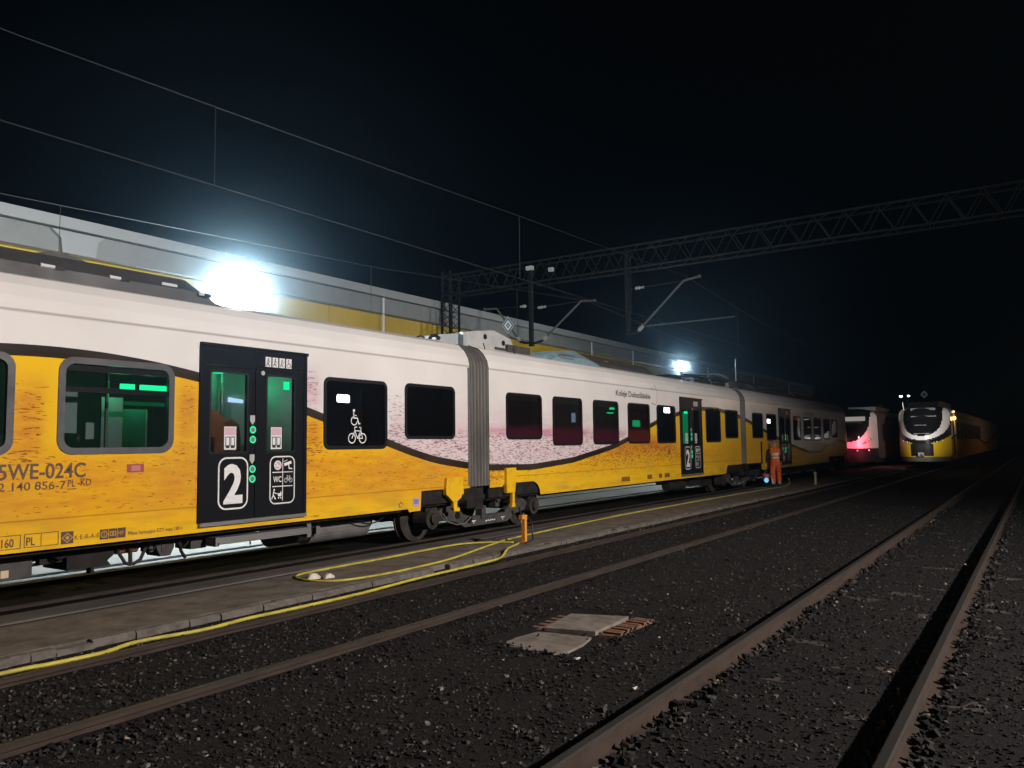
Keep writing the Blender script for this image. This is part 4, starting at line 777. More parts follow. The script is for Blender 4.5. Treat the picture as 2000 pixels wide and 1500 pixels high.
b = MB(); b.tube([(54.8,YB+1.15,3.6),(54.8,YB+1.2,4.1)], .03, 8); link('mirror_arm', b, M_INTW, t3)

# ------------------------------------------------------------------ depot hall beyond the train
hl = thing('depot_hall', 'long low depot hall with grey fascia over yellow sheet wall behind the train', 'building', (40, 22, 0))
YH = 22.0
b = MB(); b.box(-14, 95, YH, YH+14, -.05, 7.06); link('wall', b, M_HALLY, hl)
b = MB(); b.box(-14, 95.2, YH-.28, YH+14.1, 7.06, 7.70); link('fascia', b, M_FASC, hl)
b = MB(); b.box(-14, 95.3, YH-.40, YH+14.2, 7.74, 8.05); b.box(-14, 95.2, YH-.24, YH+14.0, 7.70, 7.74, 1); link('roof_edge', b, [M_TRIM, M_UNDER], hl)
for i, (xx, zz) in enumerate(((23.1,6.2),(40.7,6.9),(46.3,6.4),(60,6.4),(72,6.4),(84,6.4))):
    b = MB(); b.tube([(xx,YH-.36,zz),(xx,YH-.36,7.68)], .045, 8); link('downpipe', b, M_INTW, hl)
b = MB(); b.prism([(10.30,7.66),(11.75,7.66),(11.55,7.5),(11.5,7.06),(10.6,7.06),(10.55,7.45)], 'y', YH-.42, YH-.281); link('pipe_cover', b, M_TRIM, hl)
for x in np.arange(-10, 95, 6.1):
    b = MB(); b.box(x, x+.03, YH-.012, YH, .1, 7.05); link('sheet_joint', b, mat('joint_line', (.40,.27,.02), .6) if x < -9.9 else bpy.data.materials['joint_line'], hl)  # joint strips slightly darker than the sheet
b = MB(); b.box(94.6,95.4,YH-.6,YH-.42,-.05,8.2); link('corner_post', b, M_GALV, hl)

# ------------------------------------------------------------------ overhead line
XG = 27.0
ga = thing('overhead_gantry', 'dark lattice gantry beam spanning the tracks with its lattice mast in front of the hall', 'gantry', (XG, 21.3, 0))
b = MB(); y0, y1 = -9.0, 21.6
for x in (XG-.35, XG+.35):
    for z in (8.30, 9.14): b.box(x-.03, x+.03, y0, y1, z-.03, z+.03)
    k = 0; yy = y0
    while yy < y1-.9:
        b.tube([(x,yy,8.30),(x,yy+.48,9.14)], .020, 5); b.tube([(x,yy+.48,9.14),(x,yy+.96,8.30)], .020, 5); yy += .96
for yy in np.arange(y0, y1, .96): b.tube([(XG-.35,yy,8.30),(XG+.35,yy+.48,8.30)], .016, 5); b.tube([(XG-.35,yy,9.14),(XG+.35,yy+.48,9.14)], .016, 5)
link('beam', b, M_GALV, ga)
for yb in (21.3, -9.0):
    b = MB()
    for x in (XG-.32, XG+.32):
        for y in (yb-.22, yb+.22): b.box(x-.04,x+.04,y-.04,y+.04,-.05,9.35)
    for z in np.arange(.2, 9.0, .7):
        for x in (XG-.32, XG+.32): b.tube([(x,yb-.22,z),(x,yb+.22,z+.35)], .016, 5); b.tube([(x,yb+.22,z+.35),(x,yb-.22,z+.7)], .016, 5)
        for y in (yb-.22, yb+.22): b.tube([(XG-.32,y,z),(XG+.32,y,z+.35)], .016, 5); b.tube([(XG+.32,y,z+.35),(XG-.32,y,z+.7)], .016, 5)
    link('mast', b, M_GALV, ga)
for yy, zb in ((17.12, 5.80), (12.78, 5.86)):
    b = MB(); b.box(XG-.075,XG+.075,yy-.075,yy+.075,zb,9.0); b.box(XG-.09,XG+.09,yy-.09,yy+.09,zb-.05,zb); link('drop_post', b, M_GALV, ga)
b = MB(); b.box(XG-.16,XG+.0,16.95,17.25,8.88,9.04); b.box(XG-.12,XG,16.0,16.2,8.7,8.85); link('junction_box', b, M_INTW, ga)
def cantilever(yp, tip, elbow, base, reg, label):
    t = thing('cantilever_arm', label, 'cantilever', (XG, base[0], base[1]), 'cantilever arms under the gantry')
    b = MB(); b.tube([(XG,base[0],base[1]),(XG,elbow[0],elbow[1])], .042, 8); b.tube([(XG,elbow[0],elbow[1]),(XG,tip[0],tip[1])], .045, 8); b.tube([(XG,tip[0],tip[1]),(XG,tip[0]+(tip[0]-elbow[0])*.12,tip[1]+.01)], .06, 8); link('bracket_tube', b, mat('pale_galvanised', (.085,.085,.084), .65, .0) if 'pale_galvanised' not in bpy.data.materials else bpy.data.materials['pale_galvanised'], t)
    b = MB(); b.tube([(XG,yp,base[1]-.08),(XG,(yp+base[0])/2,base[1]-.06),(XG,base[0],base[1])], .05, 8); link('hinge', b, M_GALV, t)
    b = MB(); p0, p1 = Vector((XG,base[0],base[1])), Vector((XG,elbow[0],elbow[1])); b.tube([p0.lerp(p1,k) for k in (.02,.05,.06,.08,.09,.12)], [.05,.09,.05,.09,.05,.08], 10); s = 1 if tip[0] < yp else -1; q0, q1 = Vector((XG,yp,elbow[1]-.06)), Vector((XG,elbow[0],elbow[1])); b.tube([q0.lerp(q1,k) for k in (.14,.17,.19,.22,.24,.30)], [.03,.07,.03,.07,.03,.05], 10); link('insulator', b, M_CERAM, t)
    b = MB(); b.tube([q0, q1], .012, 6); link('stay_wire', b, M_WIRE, t)
    if reg: b = MB(); b.tube([(XG,reg[0],reg[1]),(XG,reg[2],reg[3])], .028, 8); link('registration_arm', b, bpy.data.materials['pale_galvanised'], t)
cantilever(12.78, (9.96,7.70), (10.54,7.62), (12.40,5.92), (12.03,6.10,8.71,6.12), 'long pale cantilever arm with a separate low registration arm')
cantilever(17.12, (14.21,7.30), (14.78,7.35), (16.58,5.94), None, 'cantilever arm without registration arm, opposite the diamond sign')
cantilever(17.12, (19.42,7.52), (18.83,7.48), (17.67,5.97), None, 'short cantilever arm directly behind the diamond sign')
def catenary(name, y, pts_mess, zc, drops, label):
    t = thing('overhead_line', label, 'overhead wires', (5, y, zc), 'overhead line wires')
    mx = np.array(pts_mess); 
    def zm(x): return float(np.interp(x, mx[:,0], mx[:,1]))
    X = list(np.linspace(-8, XG, 40)) + list(np.linspace(XG+1.5, 75, 30))
    b = MB(); b.tube([(x, y, zm(x)) for x in X], .0075, 5); link('messenger_wire', b, M_WIRE, t)
    b = MB(); b.tube([(x, y, zc) for x in (-8, 10, XG, 75)], .008, 5); link('contact_wire', b, M_WIRE, t)
    for x in drops: b = MB(); b.tube([(x, y, zc), (x, y, zm(x))], .006, 5); link('dropper', b, M_WIRE, t)
catenary('a', YA, [(-8,7.05),(0,6.98),(4.3,7.0),(7.4,7.1),(12,7.26),(16.1,7.42),(22,7.62),(27,7.82),(36,7.25),(48,6.9),(60,7.2),(75,7.8)], 5.84, (-3, 7.42, 16.1, 22.5, 33, 42), 'overhead wires with thin droppers above the yellow and white train')
catenary('d', YD, [(-8,6.0),(0,5.98),(6.1,6.12),(7.1,6.16),(15.2,6.5),(18.4,6.73),(27,7.32),(36,6.8),(48,6.5),(60,6.8),(75,7.3)], 5.30, (7.06, 15.0, 22, 34), 'overhead wires behind the train, above the bright yard track')
# diamond board
xs_, ys_, zs_ = 26.6, 18.0, 6.64
b = MB(); k = .36
for i, (r, mt) in enumerate(((.42,0),(.36,1),(.325,0),(.235,1),(.12,0),(.05,1))):
    c = [(-r*.72,0),(0,-r),(r*.72,0),(0,r)]; xx = xs_ - .012*i
    dx, dy = (-.83, -.55); px, py = (.55, -.83)
    b.add([(xs_+px*a-.004*i*.83, ys_+py*a-.004*i*.55, zs_+c_) for a, c_ in c], [(0,1,2,3)], mt)
    if i == 0: b.add([(xs_+px*a+.02, ys_+py*a+.012, zs_+c_) for a, c_ in c], [(3,2,1,0)], mt)
sg = solo('diamond_sign', b, [M_SIGNB, M_SIGNW], 'blue and white diamond shaped board hanging among the wires', 'sign')
b = MB(); b.tube([(26.6,18.02,6.25),(26.9,17.4,5.85)], .015, 6); link('hanger', b, M_WIRE, sg, base=sg.location)

# ------------------------------------------------------------------ lamps
def pole_lamp(x, y, z, r, lens, label):
    t = thing('pole_lamp', label, 'lamp', (x, y, -.03), 'white lamps with glare globes beyond the train')
    b = MB(); b.tube([(x, y, -.03), (x, y, z-r-.02)], [.06,.035], 12)
    for k in range(3): a = 2.1*k+.4; b.tube([(x, y, .9), (x+.6*math.cos(a), y+.6*math.sin(a), -.02)], .018, 6)
    b.tube([(x, y, z-r-.06), (x, y, z-r+.01)], .09, 12); link('pole', b, M_GALV, t)
    b = MB(); n = 20; vs = []
    for k in range(13):
        a = math.pi*k/12
        for i in range(n): q = 2*math.pi*i/n; vs.append((x+r*math.sin(a)*math.cos(q)+1e-4*i, y+r*math.sin(a)*math.sin(q), z+.92*r*math.cos(a)))
    b.add(vs, [(k*n+i, (k+1)*n+i, (k+1)*n+(i+1)%n, k*n+(i+1)%n) for k in range(12) for i in range(n)]); link('globe', b, lens, t, True)  # globe shape and size are made up to carry the lamp's glare
pole_lamp(10.05, 13.4, 4.84, .41, E_LAMP, 'brilliant large white lamp, its glare shaped as a globe, above the roof of the lettered car')
pole_lamp(33.7, 13.4, 5.18, .215, E_LAMPS, 'small white lamp, its glare shaped as a globe, above the roof near the pantograph')
def flood(x, y, z, power, target, cone, label, col=(1.0,.92,.87)):
    fm = thing('floodlight_mast', label, 'lamp', (x, y-.5, -.165), 'floodlight masts across the tracks')
    b = MB(); b.tube([(x,y-.5,-.17),(x,y-.5,z+.2)], [.10,.06], 12); b.box(x-.25,x+.25,y-.75,y-.25,-.2,.05); link('pole', b, M_GALV, fm)
    b = MB(); b.box(x-.3,x+.3,y-.42,y-.2,z-.2,z+.2); h = link('lamp_head', b, M_GALV, fm)
    b = MB(); b.box(x-.26,x+.26,y-.2,y-.18,z-.16,z+.16); link('lens', b, emission('floodlight_lens', col, 30), h)
    fl = light('flood_light', 'SPOT', (x, y, z), power, col, .22, fm, spot_size=R_(cone), spot_blend=1.0)
    fl.rotation_euler = (Vector(target) - Vector((x,y,z))).to_track_quat('-Z','Y').to_euler()
flood(9, -14, 9.4, FLOOD_W, (9.0, 9.1, 2.9), 114, 'tall mast with white floodlight aimed at the lettered train cars')
flood(25, -1.6, 4.6, 40000, (52.4, 6.3, 2.9), 13, 'tall mast with white floodlight aimed at the train with amber glow', (1,.93,.88))
sm = thing('sodium_lamp', 'warm sodium lamp on a post across the tracks from the far trains', 'street lamp', (80, -10, -.165))
b = MB(); b.tube([(80,-10,-.17),(80,-10,6.2),(80,-9.4,6.4)], [.09,.06,.04], 10); link('pole', b, M_GALV, sm)
b = MB(); b.box(79.85,80.15,-9.5,-8.8,6.36,6.48); h = link('lamp_head', b, M_GALV, sm)
b = MB(); b.box(79.9,80.1,-9.4,-8.9,6.33,6.358); link('lens', b, emission('sodium_lens', (1,.55,.16), 40), h)
light('sodium_light', 'POINT', (80, -9.1, 6.2), 400, (1,.58,.26), .15, sm)
def street(x, y, z, label):
    t = thing('street_lamp', label, 'street lamp', (x, y, -.05), 'far white street lamps')
    b = MB(); b.tube([(x,y,-.05),(x,y,z-.1),(x-.1,y+.3,z+.02)], [.07,.05,.04], 8); link('pole', b, M_GALV, t)
    b = MB(); b.box(x-.18,x+.18,y+.2,y+.75,z,z+.08); hd = link('lamp_head', b, M_GALV, t)
    b = MB(); b.tube([(x-.05,y+.40,z-.05),(x+.05,y+.40,z-.05)], .14, 12); link('lens', b, E_STREET, hd)
street(82, 10.5, 5.93, 'larger far white street lamp beside the train with amber glow'); street(100, 12.1, 6.85, 'smaller far white street lamp beside the train with amber glow')
b = MB(); 
for i, (r, mt) in enumerate(((.30,0),(.2,1))): b.add([(70-.01*i, 7.62+r*math.cos(a)*.9, 5.33+r*math.sin(a)) for a in (0,1.5708,3.1416,4.7124)], [(3,2,1,0)], mt)
solo('diamond_sign', b, [M_SIGNW, M_SIGNB], 'dim diamond board far off above the train with amber glow', 'sign')

# ------------------------------------------------------------------ things on the walkway
def standpipe(x, y, z0, H, mt, label, hose=True):
    t = thing('standpipe', label, 'standpipe', (x, y, z0), 'water standpipes on the walkway')
    b = MB(); b.box(x-.035,x+.035,y-.035,y+.035,z0,z0+H); b.box(x-.12,x+.04,y-.04,y+.04,z0+H,z0+H+.07); b.box(x-.06,x+.06,y-.06,y+.06,z0,z0+.02); link('post', b, mt, t)
    b = MB(); b.tube([(x-.10,y,z0+H),(x-.10,y,z0+H-.06)], .018, 8); b.tube([(x-.02,y,z0+H+.07),(x-.02,y,z0+H+.10)], .015, 8); link('tap', b, M_STEEL, t)
    if hose: b = MB(); b.tube([(x+.04,y,z0+H+.02),(x+.16,y,z0+H),(x+.24,y-.02,z0+H-.12),(x+.22,y-.03,z0+.14),(x+.10,y-.12,z0+.05),(x-.15,y-.12,z0+.015)], .014, 8); link('supply_hose', b, M_HOSEB, t)
standpipe(12.0, 7.82, WZ, .42, M_ORANGE, 'orange standpipe with black hose on the walkway beside the bogie'); standpipe(33.6, 7.75, WZ, .42, M_TAPPALE, 'cream standpipe without hose on the walkway past the worker', False)
def smooth_path(pts, n=8):
    P = [Vector(p) for p in pts]; out = []
    for i in range(len(P)-1):
        a, b_, c, d = P[max(i-1,0)], P[i], P[i+1], P[min(i+2,len(P)-1)]
        for k in range(n):
            t = k/n; out.append(.5*((2*b_)+(c-a)*t+(2*a-5*b_+4*c-d)*t*t+(3*b_-a-3*c+d)*t**3))
    return out + [P[-1]]
hz = -.052
main = [(-6,7.12,hz),(1.5,7.11,hz),(3.11,7.12,hz),(3.48,7.07,hz),(3.92,7.05,hz),(4.32,7.16,hz),(4.94,7.05,hz),(5.47,7.10,hz),(6.0,7.08,hz),(7.09,7.07,hz),(8.18,7.17,hz),(8.89,7.20,hz),(9.85,7.19,hz+.01),(10.4,7.24,hz+.02),(10.75,7.36,.035),(11.1,7.56,WZ+.018),(11.6,7.72,WZ+.018),(11.78,7.80,WZ+.018)]
b = MB(); b.tube(smooth_path(main), .019, 8); solo('garden_hose', b, M_HOSE, 'thick yellow hose lying along the foot of the kerb', 'hose', smooth=True)
f_ = .968
loop = [(32.55,8.55,.30),(32.2,8.42,.10),(31.2,8.42,WZ+.016),(28.2,8.52,WZ+.016),(22.0,8.60,WZ+.016),(17.0,8.58,WZ+.016),(12.65,8.32,WZ+.016),(11.5,8.12,WZ+.018),(9.75,7.66,WZ+.018),(8.9,7.56,WZ+.016),(8.05,7.55,WZ+.016),(7.42,7.68,WZ+.016),(7.2,8.0,WZ+.016),(7.27,8.38,WZ+.016),(7.54,8.56,WZ+.016),(8.2,8.59,WZ+.016),(9.17,8.59,WZ+.016),(10.45,8.58,WZ+.03),(11.15,8.52,WZ+.03),(11.6,8.25,WZ+.02),(11.8,7.92,WZ+.02)]
b = MB(); b.tube(smooth_path(loop), .016, 8); solo('garden_hose', b, M_HOSE, 'thin yellow hose looped round the white rags on the walkway', 'hose', smooth=True)
def rag(x, y, r, label):
    b = MB(); n = 12; vs = [(x, y, WZ+r*.75)]; fs = []
    for j, (rr, hh) in enumerate(((.45,.72),(.8,.5),(1.0,.2),(1.05,.0))):
        for i in range(n):
            a = 2*math.pi*i/n; q = rr*r*(1+.22*math.sin(3*a+j+x)+.12*math.sin(7*a)); vs.append((x+q*math.cos(a), y+q*math.sin(a)*.8, WZ+.004+r*hh*(1+.15*math.sin(5*a+j))))
    fs = [(0,1+i,1+(i+1)%n) for i in range(n)] + [(1+j*n+i,1+(j+1)*n+i,1+(j+1)*n+(i+1)%n,1+j*n+(i+1)%n) for j in range(3) for i in range(n)]
    b.add(vs, fs); solo('rag', b, M_RAG, label, 'rag', 'white rags inside the hose loop', True)
rag(7.36, 8.17, .095, 'larger crumpled white rag inside the hose loop, at its bend'); rag(7.52, 8.04, .075, 'smaller crumpled white rag inside the hose loop')

# ------------------------------------------------------------------ manhole, slabs and litter in the ballast
GZ = -.165
mh = thing('manhole_cover', 'pale square concrete manhole lid framed by rusty boards in the ballast', 'manhole', (7.45, 4.1, GZ))
def slab(poly, z0, z1): b = MB(); b.prism(poly, 'z', z0, z1); return b
link('lid', slab([(7.70,4.42),(6.98,4.32),(7.10,3.80),(7.90,3.82)], -.21, -.112), M_LID, mh)
b = MB(); b.prism([(6.94,4.62),(7.78,4.62),(7.71,4.45),(6.96,4.35)], 'z', -.2, -.136)
for k in range(5): a = k/5; b.box(7.02+.14*k, 7.09+.14*k, 4.40+.008*k, 4.60, -.135, -.131)
link('frame_board', b, M_RUSTB, mh)
bb = link('frame_board', slab([(7.93,3.79),(7.10,3.77),(7.14,3.60),(8.0,3.56)], -.2, -.140), M_RUSTB, mh)
for k in range(9):
    x = 7.18+.09*k; b = MB(); b.box(x, x+.055, 3.56+random.uniform(-.02,.03), 3.76, -.139, -.128+random.uniform(0,.01)); link('slat', b, M_RUSTB, bb)
poly = [(6.86,4.50),(6.62,4.50),(6.40,4.42),(6.27,4.26),(6.24,4.05),(6.29,3.80),(6.40,3.71),(6.70,3.72),(6.98,3.78),(6.94,4.2)]
solo('concrete_slab', slab(poly, -.22, -.140), M_LID, 'broken pale concrete slab in the ballast below the manhole lid', 'slab')
def leaf(x, y, z, s, mt, label, lobes=7, cat='leaf', tilt=.5):
    b = MB(); n = lobes*2; c = Vector((x,y,z)); vs = [c]; a0 = random.random()*6
    for i in range(n):
        a = a0 + 2*math.pi*i/n; r = s*(1 if i % 2 == 0 else .42)*random.uniform(.8,1.1); vs.append((x+r*math.cos(a), y+r*math.sin(a)*.7, z+.012+abs(math.sin(a*1.5))*s*tilt*.5))
    b.add(vs, [(0,1+i,1+(i+1)%n) for i in range(n)]); return solo(cat, b, mt, label, cat)
leaf(6.10, 2.20, -.13, .075, M_LEAF, 'pale dry leaf lying against the brown rail', 7)
leaf(6.24, 3.51, -.155, .065, M_PAPER, 'white paper scrap beside the broken concrete slab', 4, 'paper_scrap', .2)
leaf(5.73, 2.72, -.155, .05, M_PAPER, 'dull grey paper scrap close to the brown rail', 4, 'paper_scrap', .2)
leaf(5.66, 5.40, -.07, .045, M_LEAF, 'small tan leaf on the foot of the grey rail', 6)
for i in range(46):   # light flecks of leaf and paper scattered over the ballast
    X = 2.8+20*random.random()**1.5; Y = random.uniform(-1, 6.6)
    if 6.1 < X < 8.2 and 3.4 < Y < 4.8: continue
    b = MB(); s = random.uniform(.010,.024); a = random.random()*6
    b.add([(X+s*math.cos(a+k*1.57)*random.uniform(.5,1.2), Y+s*math.sin(a+k*1.57)*random.uniform(.5,1.2), ground_z(Y)+.025+random.uniform(0,.02)) for k in range(4)], [(0,1,2,3)])
    solo('litter_fleck', b, M_PAPER if i % 3 else M_LEAF, 'tiny pale fleck of litter on the dark ballast', 'litter', 'pale flecks scattered on the ballast')

# ------------------------------------------------------------------ the worker
def person():
    px, py = 31.5, 8.74
    # local frame: F forward (away from camera, slightly to the train), S to the figure's left
    F = Vector((.93,.36,0)).normalized(); S = Vector((-F.y,F.x,0)); O = Vector((px,py,WZ))
    J = {}; E = []; Rd = {}
    def j(n, f, s, z, r, r2=None, parent=None): J[n] = O + F*f + S*s + Vector((0,0,z)); Rd[n] = (r, r2 or r); (E.append((parent, n)) if parent else None)
    j('pelvis',0,0,.92,.155,.125); j('waist',.02,0,1.08,.150,.115,'pelvis'); j('chest',.07,0,1.28,.175,.125,'waist'); j('upper',.12,0,1.42,.150,.10,'chest'); j('neck',.17,0,1.51,.062,.06,'upper'); j('jaw',.22,0,1.58,.078,.085,'neck'); j('skull',.235,0,1.68,.088,.095,'jaw'); j('crown',.225,0,1.755,.055,.06,'skull')
    for sd, nm in ((1,'l'),(-1,'r')):
        sw = .10*sd
        j('hip'+nm, .0, .10*sd, .88, .125, .12, 'pelvis'); kf, af = ((.16,-.02) if sd < 0 else (.05,-.20)); kz, az = ((.49,.10) if sd < 0 else (.50,.14))
        j('mid'+nm, kf*.5, .11*sd, .68, .112, .112, 'hip'+nm); j('knee'+nm, kf, .11*sd, kz, .098, .098, 'mid'+nm); j('calf'+nm, (kf+af)/2-.015, .11*sd, (kz+az)/2+.03, .098, .098, 'knee'+nm); j('ankle'+nm, af, .11*sd, az, .078, .078, 'calf'+nm)
        j('heel'+nm, af-.03, .11*sd, az-.055, .045, .042, 'ankle'+nm); j('ball'+nm, af+.13, .12*sd, (.045 if sd < 0 else .05), .044, .036, 'heel'+nm); j('toe'+nm, af+.20, .12*sd, (.04 if sd < 0 else .035), .034, .03, 'ball'+nm)
        j('sho'+nm, .10, .19*sd, 1.41, .075, .075, 'upper'); ef, es, ez = ((.02,.30,1.14) if sd > 0 else (.06,-.27,1.13)); j('arm'+nm, (.10+ef)/2, (.19*sd+es)/2+.01*sd, 1.28, .060, .060, 'sho'+nm); j('elb'+nm, ef, es, ez, .050, .050, 'arm'+nm)
        hf, hs, hz_ = ((.10,.36,.88) if sd > 0 else (.24,-.24,.93)); j('for'+nm, (ef+hf)/2, (es+hs)/2, (ez+hz_)/2+.01, .046, .046, 'elb'+nm); j('wri'+nm, hf, hs, hz_, .032, .028, 'for'+nm); j('palm'+nm, hf+.03, hs+.005*sd, hz_-.075, .040, .024, 'wri'+nm)
    names = list(J); me = bpy.data.meshes.new('person'); me.from_pydata([J[n]-O for n in names], [(names.index(a), names.index(c)) for a, c in E], [])
    o = bpy.data.objects.new('person', me); COL.objects.link(o)
    md = o.modifiers.new('skin', 'SKIN'); md.use_smooth_shade = True
    for i, n in enumerate(names): me.skin_vertices[0].data[i].radius = Rd[n]; me.skin_vertices[0].data[i].use_root = (n == 'pelvis')
    sb = o.modifiers.new('sub', 'SUBSURF'); sb.levels = 2; sb.render_levels = 2
    dg = bpy.context.evaluated_depsgraph_get(); em = bpy.data.meshes.new_from_object(o.evaluated_get(dg)); bpy.data.objects.remove(o)
    mb = MB(); mb.v = [tuple(v.co) for v in em.vertices]; mb.f = [tuple(p.vertices) for p in em.polygons]; mb.m = [0]*len(mb.f)
    for nm, sd in (('l',1),('r',-1)):       # five bent fingers on each hand, thumb from the side of the palm
        pa = J['palm'+nm]-O; dn = (J['palm'+nm]-J['wri'+nm]).normalized()
        for k, L in enumerate((.070,.080,.075,.060)):
            o0 = pa + F*(.027-.018*k) + dn*.018; mid = o0 + dn*L*.5 + S*(-sd*.006); tip = mid + (dn*.6 + S*(-sd)*.8).normalized()*L*.45
            mb.tube([o0, mid, tip], [.0095,.009,.007], 6)
        o0 = pa + F*.03 - dn*.03; mb.tube([o0, o0+F*.028+dn*.022, o0+F*.035+dn*.055+S*(-sd*.012)], [.011,.010,.008], 6)
    mats = [M_TROUS, M_VEST, M_REFL, M_SLEEVE, M_SKIN, M_BOOT, M_CUFF]
    wl, wr = J['wril']-O, J['wrir']-O
    for i, f in enumerate(mb.f):
        c = sum((Vector(mb.v[k]) for k in f), Vector())/len(f); s = c.dot(S); z = c.z; k = 0
        if z > 1.535: k = 4
        elif z < .10: k = 5
        elif z < .19: k = 6
        elif z > .96:
            k = 1
            if 1.09 < z < 1.155 or 1.22 < z < 1.285 : k = 2
            if abs(s) > .185 + .03*(z < 1.35): k = 3
        if z < 1.45 and abs(s) > .2 and z > .9: k = 3
        if (s > 0 and (c-wl).length < .16 and z < wl.z+.01) or (s < 0 and (c-wr).length < .16 and z < wr.z+.01 and abs(s) > .17): k = 4
        mb.m[i] = k
    ob = link('person', mb, mats, None, True); ob.location = O; tag(ob, 'worker in orange hi-vis vest and orange trousers walking away along the train', 'person')
    hd = J['skull']-O; cp = MB()
    vs = []; n = 14
    for jx, (rr, dz) in enumerate(((.102,-.01),(.106,.03),(.09,.075),(.05,.105),(.005,.112))):
        for i in range(n): a = 2*math.pi*i/n; vs.append(hd + F*(rr*1.05*math.cos(a)) + S*(rr*.95*math.sin(a)) + Vector((0,0,dz+.02)))
    cp.add(vs, [(j_*n+i, j_*n+(i+1)%n, (j_+1)*n+(i+1)%n, (j_+1)*n+i) for j_ in range(4) for i in range(n)]); cp.add([hd+F*.10+S*.07+Vector((0,0,.02)), hd+F*.10-S*.07+Vector((0,0,.02)), hd+F*.17-S*.045+Vector((0,0,.01)), hd+F*.17+S*.045+Vector((0,0,.01))], [(0,1,2,3)])
    link('cap', cp, M_CAP, ob, True, Vector((0,0,0)))
    fa = MB()   # face features on the far side of the head
    for s_ in (.033,-.033): fa.tube([hd+F*.084+S*s_, hd+F*.094+S*s_], .011, 8)
    fa.tube([hd+F*.088+Vector((0,0,-.015)), hd+F*.112+Vector((0,0,-.04))], [.008,.013], 8); fa.tube([hd+F*.082-S*.025+Vector((0,0,-.075)), hd+F*.088+Vector((0,0,-.077)), hd+F*.082+S*.025+Vector((0,0,-.075))], .005, 6)
    for s_ in (1,-1): fa.tube([hd+S*.088*s_+Vector((0,0,-.03)), hd+S*.096*s_+Vector((0,0,.02))], [.012,.016], 8)
    link('face', fa, M_SKIN, ob, True, Vector((0,0,0)))
    return O, F, S, J
O_, F_, S_, J_ = person()
hp = J_['palml'] + Vector((0,0,-.05))
bk = thing('work_lamp', 'red tub with glowing cyan lamp carried in the left hand of the worker', 'lamp', tuple(hp + Vector((0,0,-.62))))
bx_, by_, bz_ = hp.x, hp.y, hp.z - .55
b = MB(); n = 16
vs = [(bx_+r*math.cos(2*math.pi*i/n), by_+r*math.sin(2*math.pi*i/n), bz_+z) for r, z in ((.13,0),(.16,.26),(.17,.28),(.15,.28),(.13,.20)) for i in range(n)]
b.add(vs, [(k*n+i, k*n+(i+1)%n, (k+1)*n+(i+1)%n, (k+1)*n+i) for k in range(4) for i in range(n)] + [tuple(range(n))[::-1], tuple(range(4*n,5*n))]); link('tub', b, M_BUCKET, bk)
b = MB(); b.tube([(bx_-.16,by_,bz_+.27),(bx_-.12,by_,bz_+.44),(hp.x,hp.y,hp.z+.01),(bx_+.12,by_,bz_+.44),(bx_+.16,by_,bz_+.27)], .008, 8); link('handle', b, M_STEEL, bk)
b = MB(); lx, ly, lz = bx_-.17, by_-.06, bz_+.04; vs = []; n = 14
for k in range(9):
    a = math.pi*k/8; 
    for i in range(n): q = 2*math.pi*i/n; vs.append((lx+.085*math.sin(a)*math.cos(q), ly+.085*math.sin(a)*math.sin(q), lz+.095*math.cos(a)))
b.add(vs, [(k*n+i, k*n+(i+1)%n, (k+1)*n+(i+1)%n, (k+1)*n+i) for k in range(8) for i in range(n)]); link('lens', b, E_CYAN, bk, True)
light('work_glow', 'POINT', (lx-.2, ly-.1, lz), 1.6, (.3,.8,1), .08, bk)

# ------------------------------------------------------------------ volumes added for the lamp glare
hzb = MB(); hzb.box(-62, 645, -165, 165, -1.2, 11.5)
HM = bpy.data.materials.new('glow'); HM.use_nodes = True; t = HM.node_tree; t.nodes.clear()
pv = t.nodes.new('ShaderNodeVolumePrincipled'); pv.inputs['Color'].default_value = (.42,.70,1.0,1); pv.inputs['Density'].default_value = .00095; pv.inputs['Anisotropy'].default_value = .84  # even blue volume added to give the lens glare round the lamps
ou = t.nodes.new('ShaderNodeOutputMaterial'); t.links.new(pv.outputs[0], ou.inputs['Volume'])
tag(link('glow', hzb, HM), 'thin added haze glowing round the lamps', 'glow', kind='stuff')

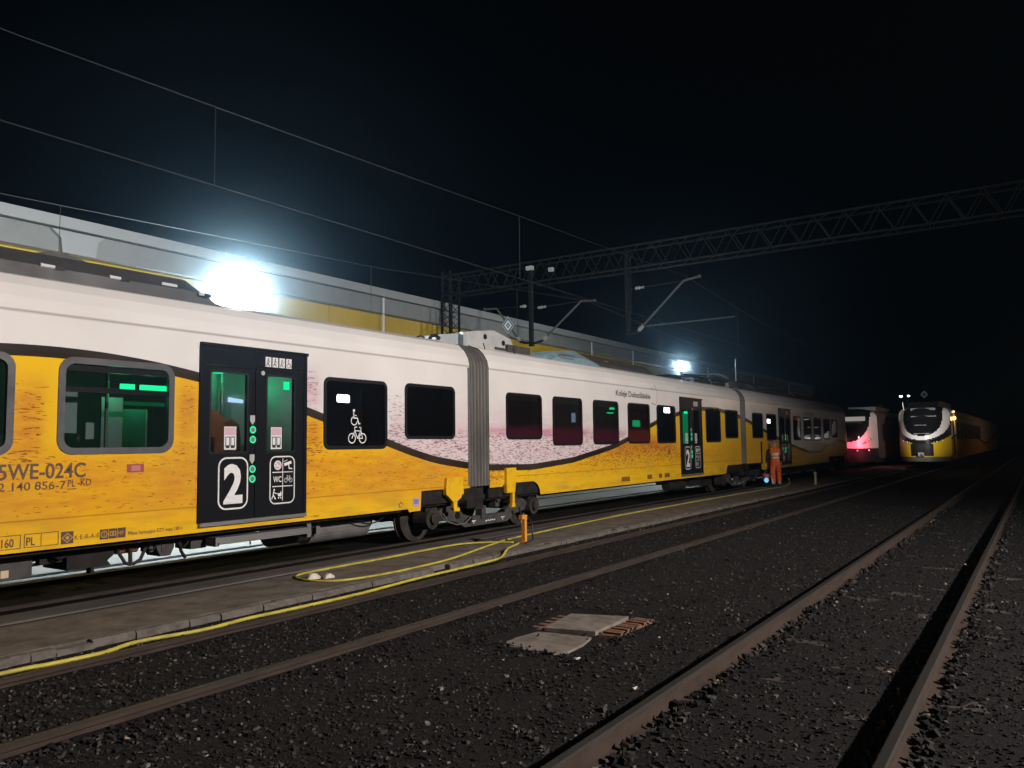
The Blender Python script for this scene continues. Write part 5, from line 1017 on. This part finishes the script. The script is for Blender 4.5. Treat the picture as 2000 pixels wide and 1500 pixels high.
def glare(x, y, z, R0, k, label):
    """thin mist added as a volume thickening towards a lamp, for its lens bloom"""
    b = MB(); n = 20
    for kk in range(13):
        a = math.pi*kk/12
        for i in range(n): q = 2*math.pi*i/n; b.v.append((R0*math.sin(a)*math.cos(q), R0*math.sin(a)*math.sin(q), R0*math.cos(a)))
    b.f = [(kk*n+i, (kk+1)*n+i, (kk+1)*n+(i+1)%n, kk*n+(i+1)%n) for kk in range(12) for i in range(n)]; b.m = [0]*len(b.f)
    M = bpy.data.materials.new('glare'); M.use_nodes = True; t = M.node_tree; t.nodes.clear()
    pv = t.nodes.new('ShaderNodeVolumePrincipled'); pv.inputs['Color'].default_value = (.62,.88,1.0,1); pv.inputs['Anisotropy'].default_value = .2
    tc = t.nodes.new('ShaderNodeTexCoord'); ln = t.nodes.new('ShaderNodeVectorMath'); ln.operation = 'LENGTH'; pw = t.nodes.new('ShaderNodeMath'); pw.operation = 'POWER'; pw.inputs[1].default_value = -2.6
    ml = t.nodes.new('ShaderNodeMath'); ml.operation = 'MULTIPLY'; ml.inputs[1].default_value = k
    t.links.new(tc.outputs['Object'], ln.inputs[0]); t.links.new(ln.outputs['Value'], pw.inputs[0]); fd = t.nodes.new('ShaderNodeMapRange'); fd.interpolation_type = 'SMOOTHSTEP'; fd.inputs[1].default_value = R0*.45; fd.inputs[2].default_value = R0*.98; fd.inputs[3].default_value = 1; fd.inputs[4].default_value = 0; t.links.new(ln.outputs['Value'], fd.inputs[0])
    m2 = t.nodes.new('ShaderNodeMath'); m2.operation = 'MULTIPLY'; t.links.new(pw.outputs[0], ml.inputs[0]); t.links.new(ml.outputs[0], m2.inputs[0]); t.links.new(fd.outputs[0], m2.inputs[1]); t.links.new(m2.outputs[0], pv.inputs['Density'])
    ou = t.nodes.new('ShaderNodeOutputMaterial'); t.links.new(pv.outputs[0], ou.inputs['Volume'])
    o = link('glare', b, M); o.location = (x, y, z); tag(o, label, 'glare', kind='stuff')
glare(10.05, 13.4, 4.84, 3.2, .018, 'mist added round the large globe lamp for its bloom'); glare(33.7, 13.4, 5.18, 1.5, .0026, 'mist added round the small globe lamp for its bloom')  # made-up volumes that give both lamps their soft bloom
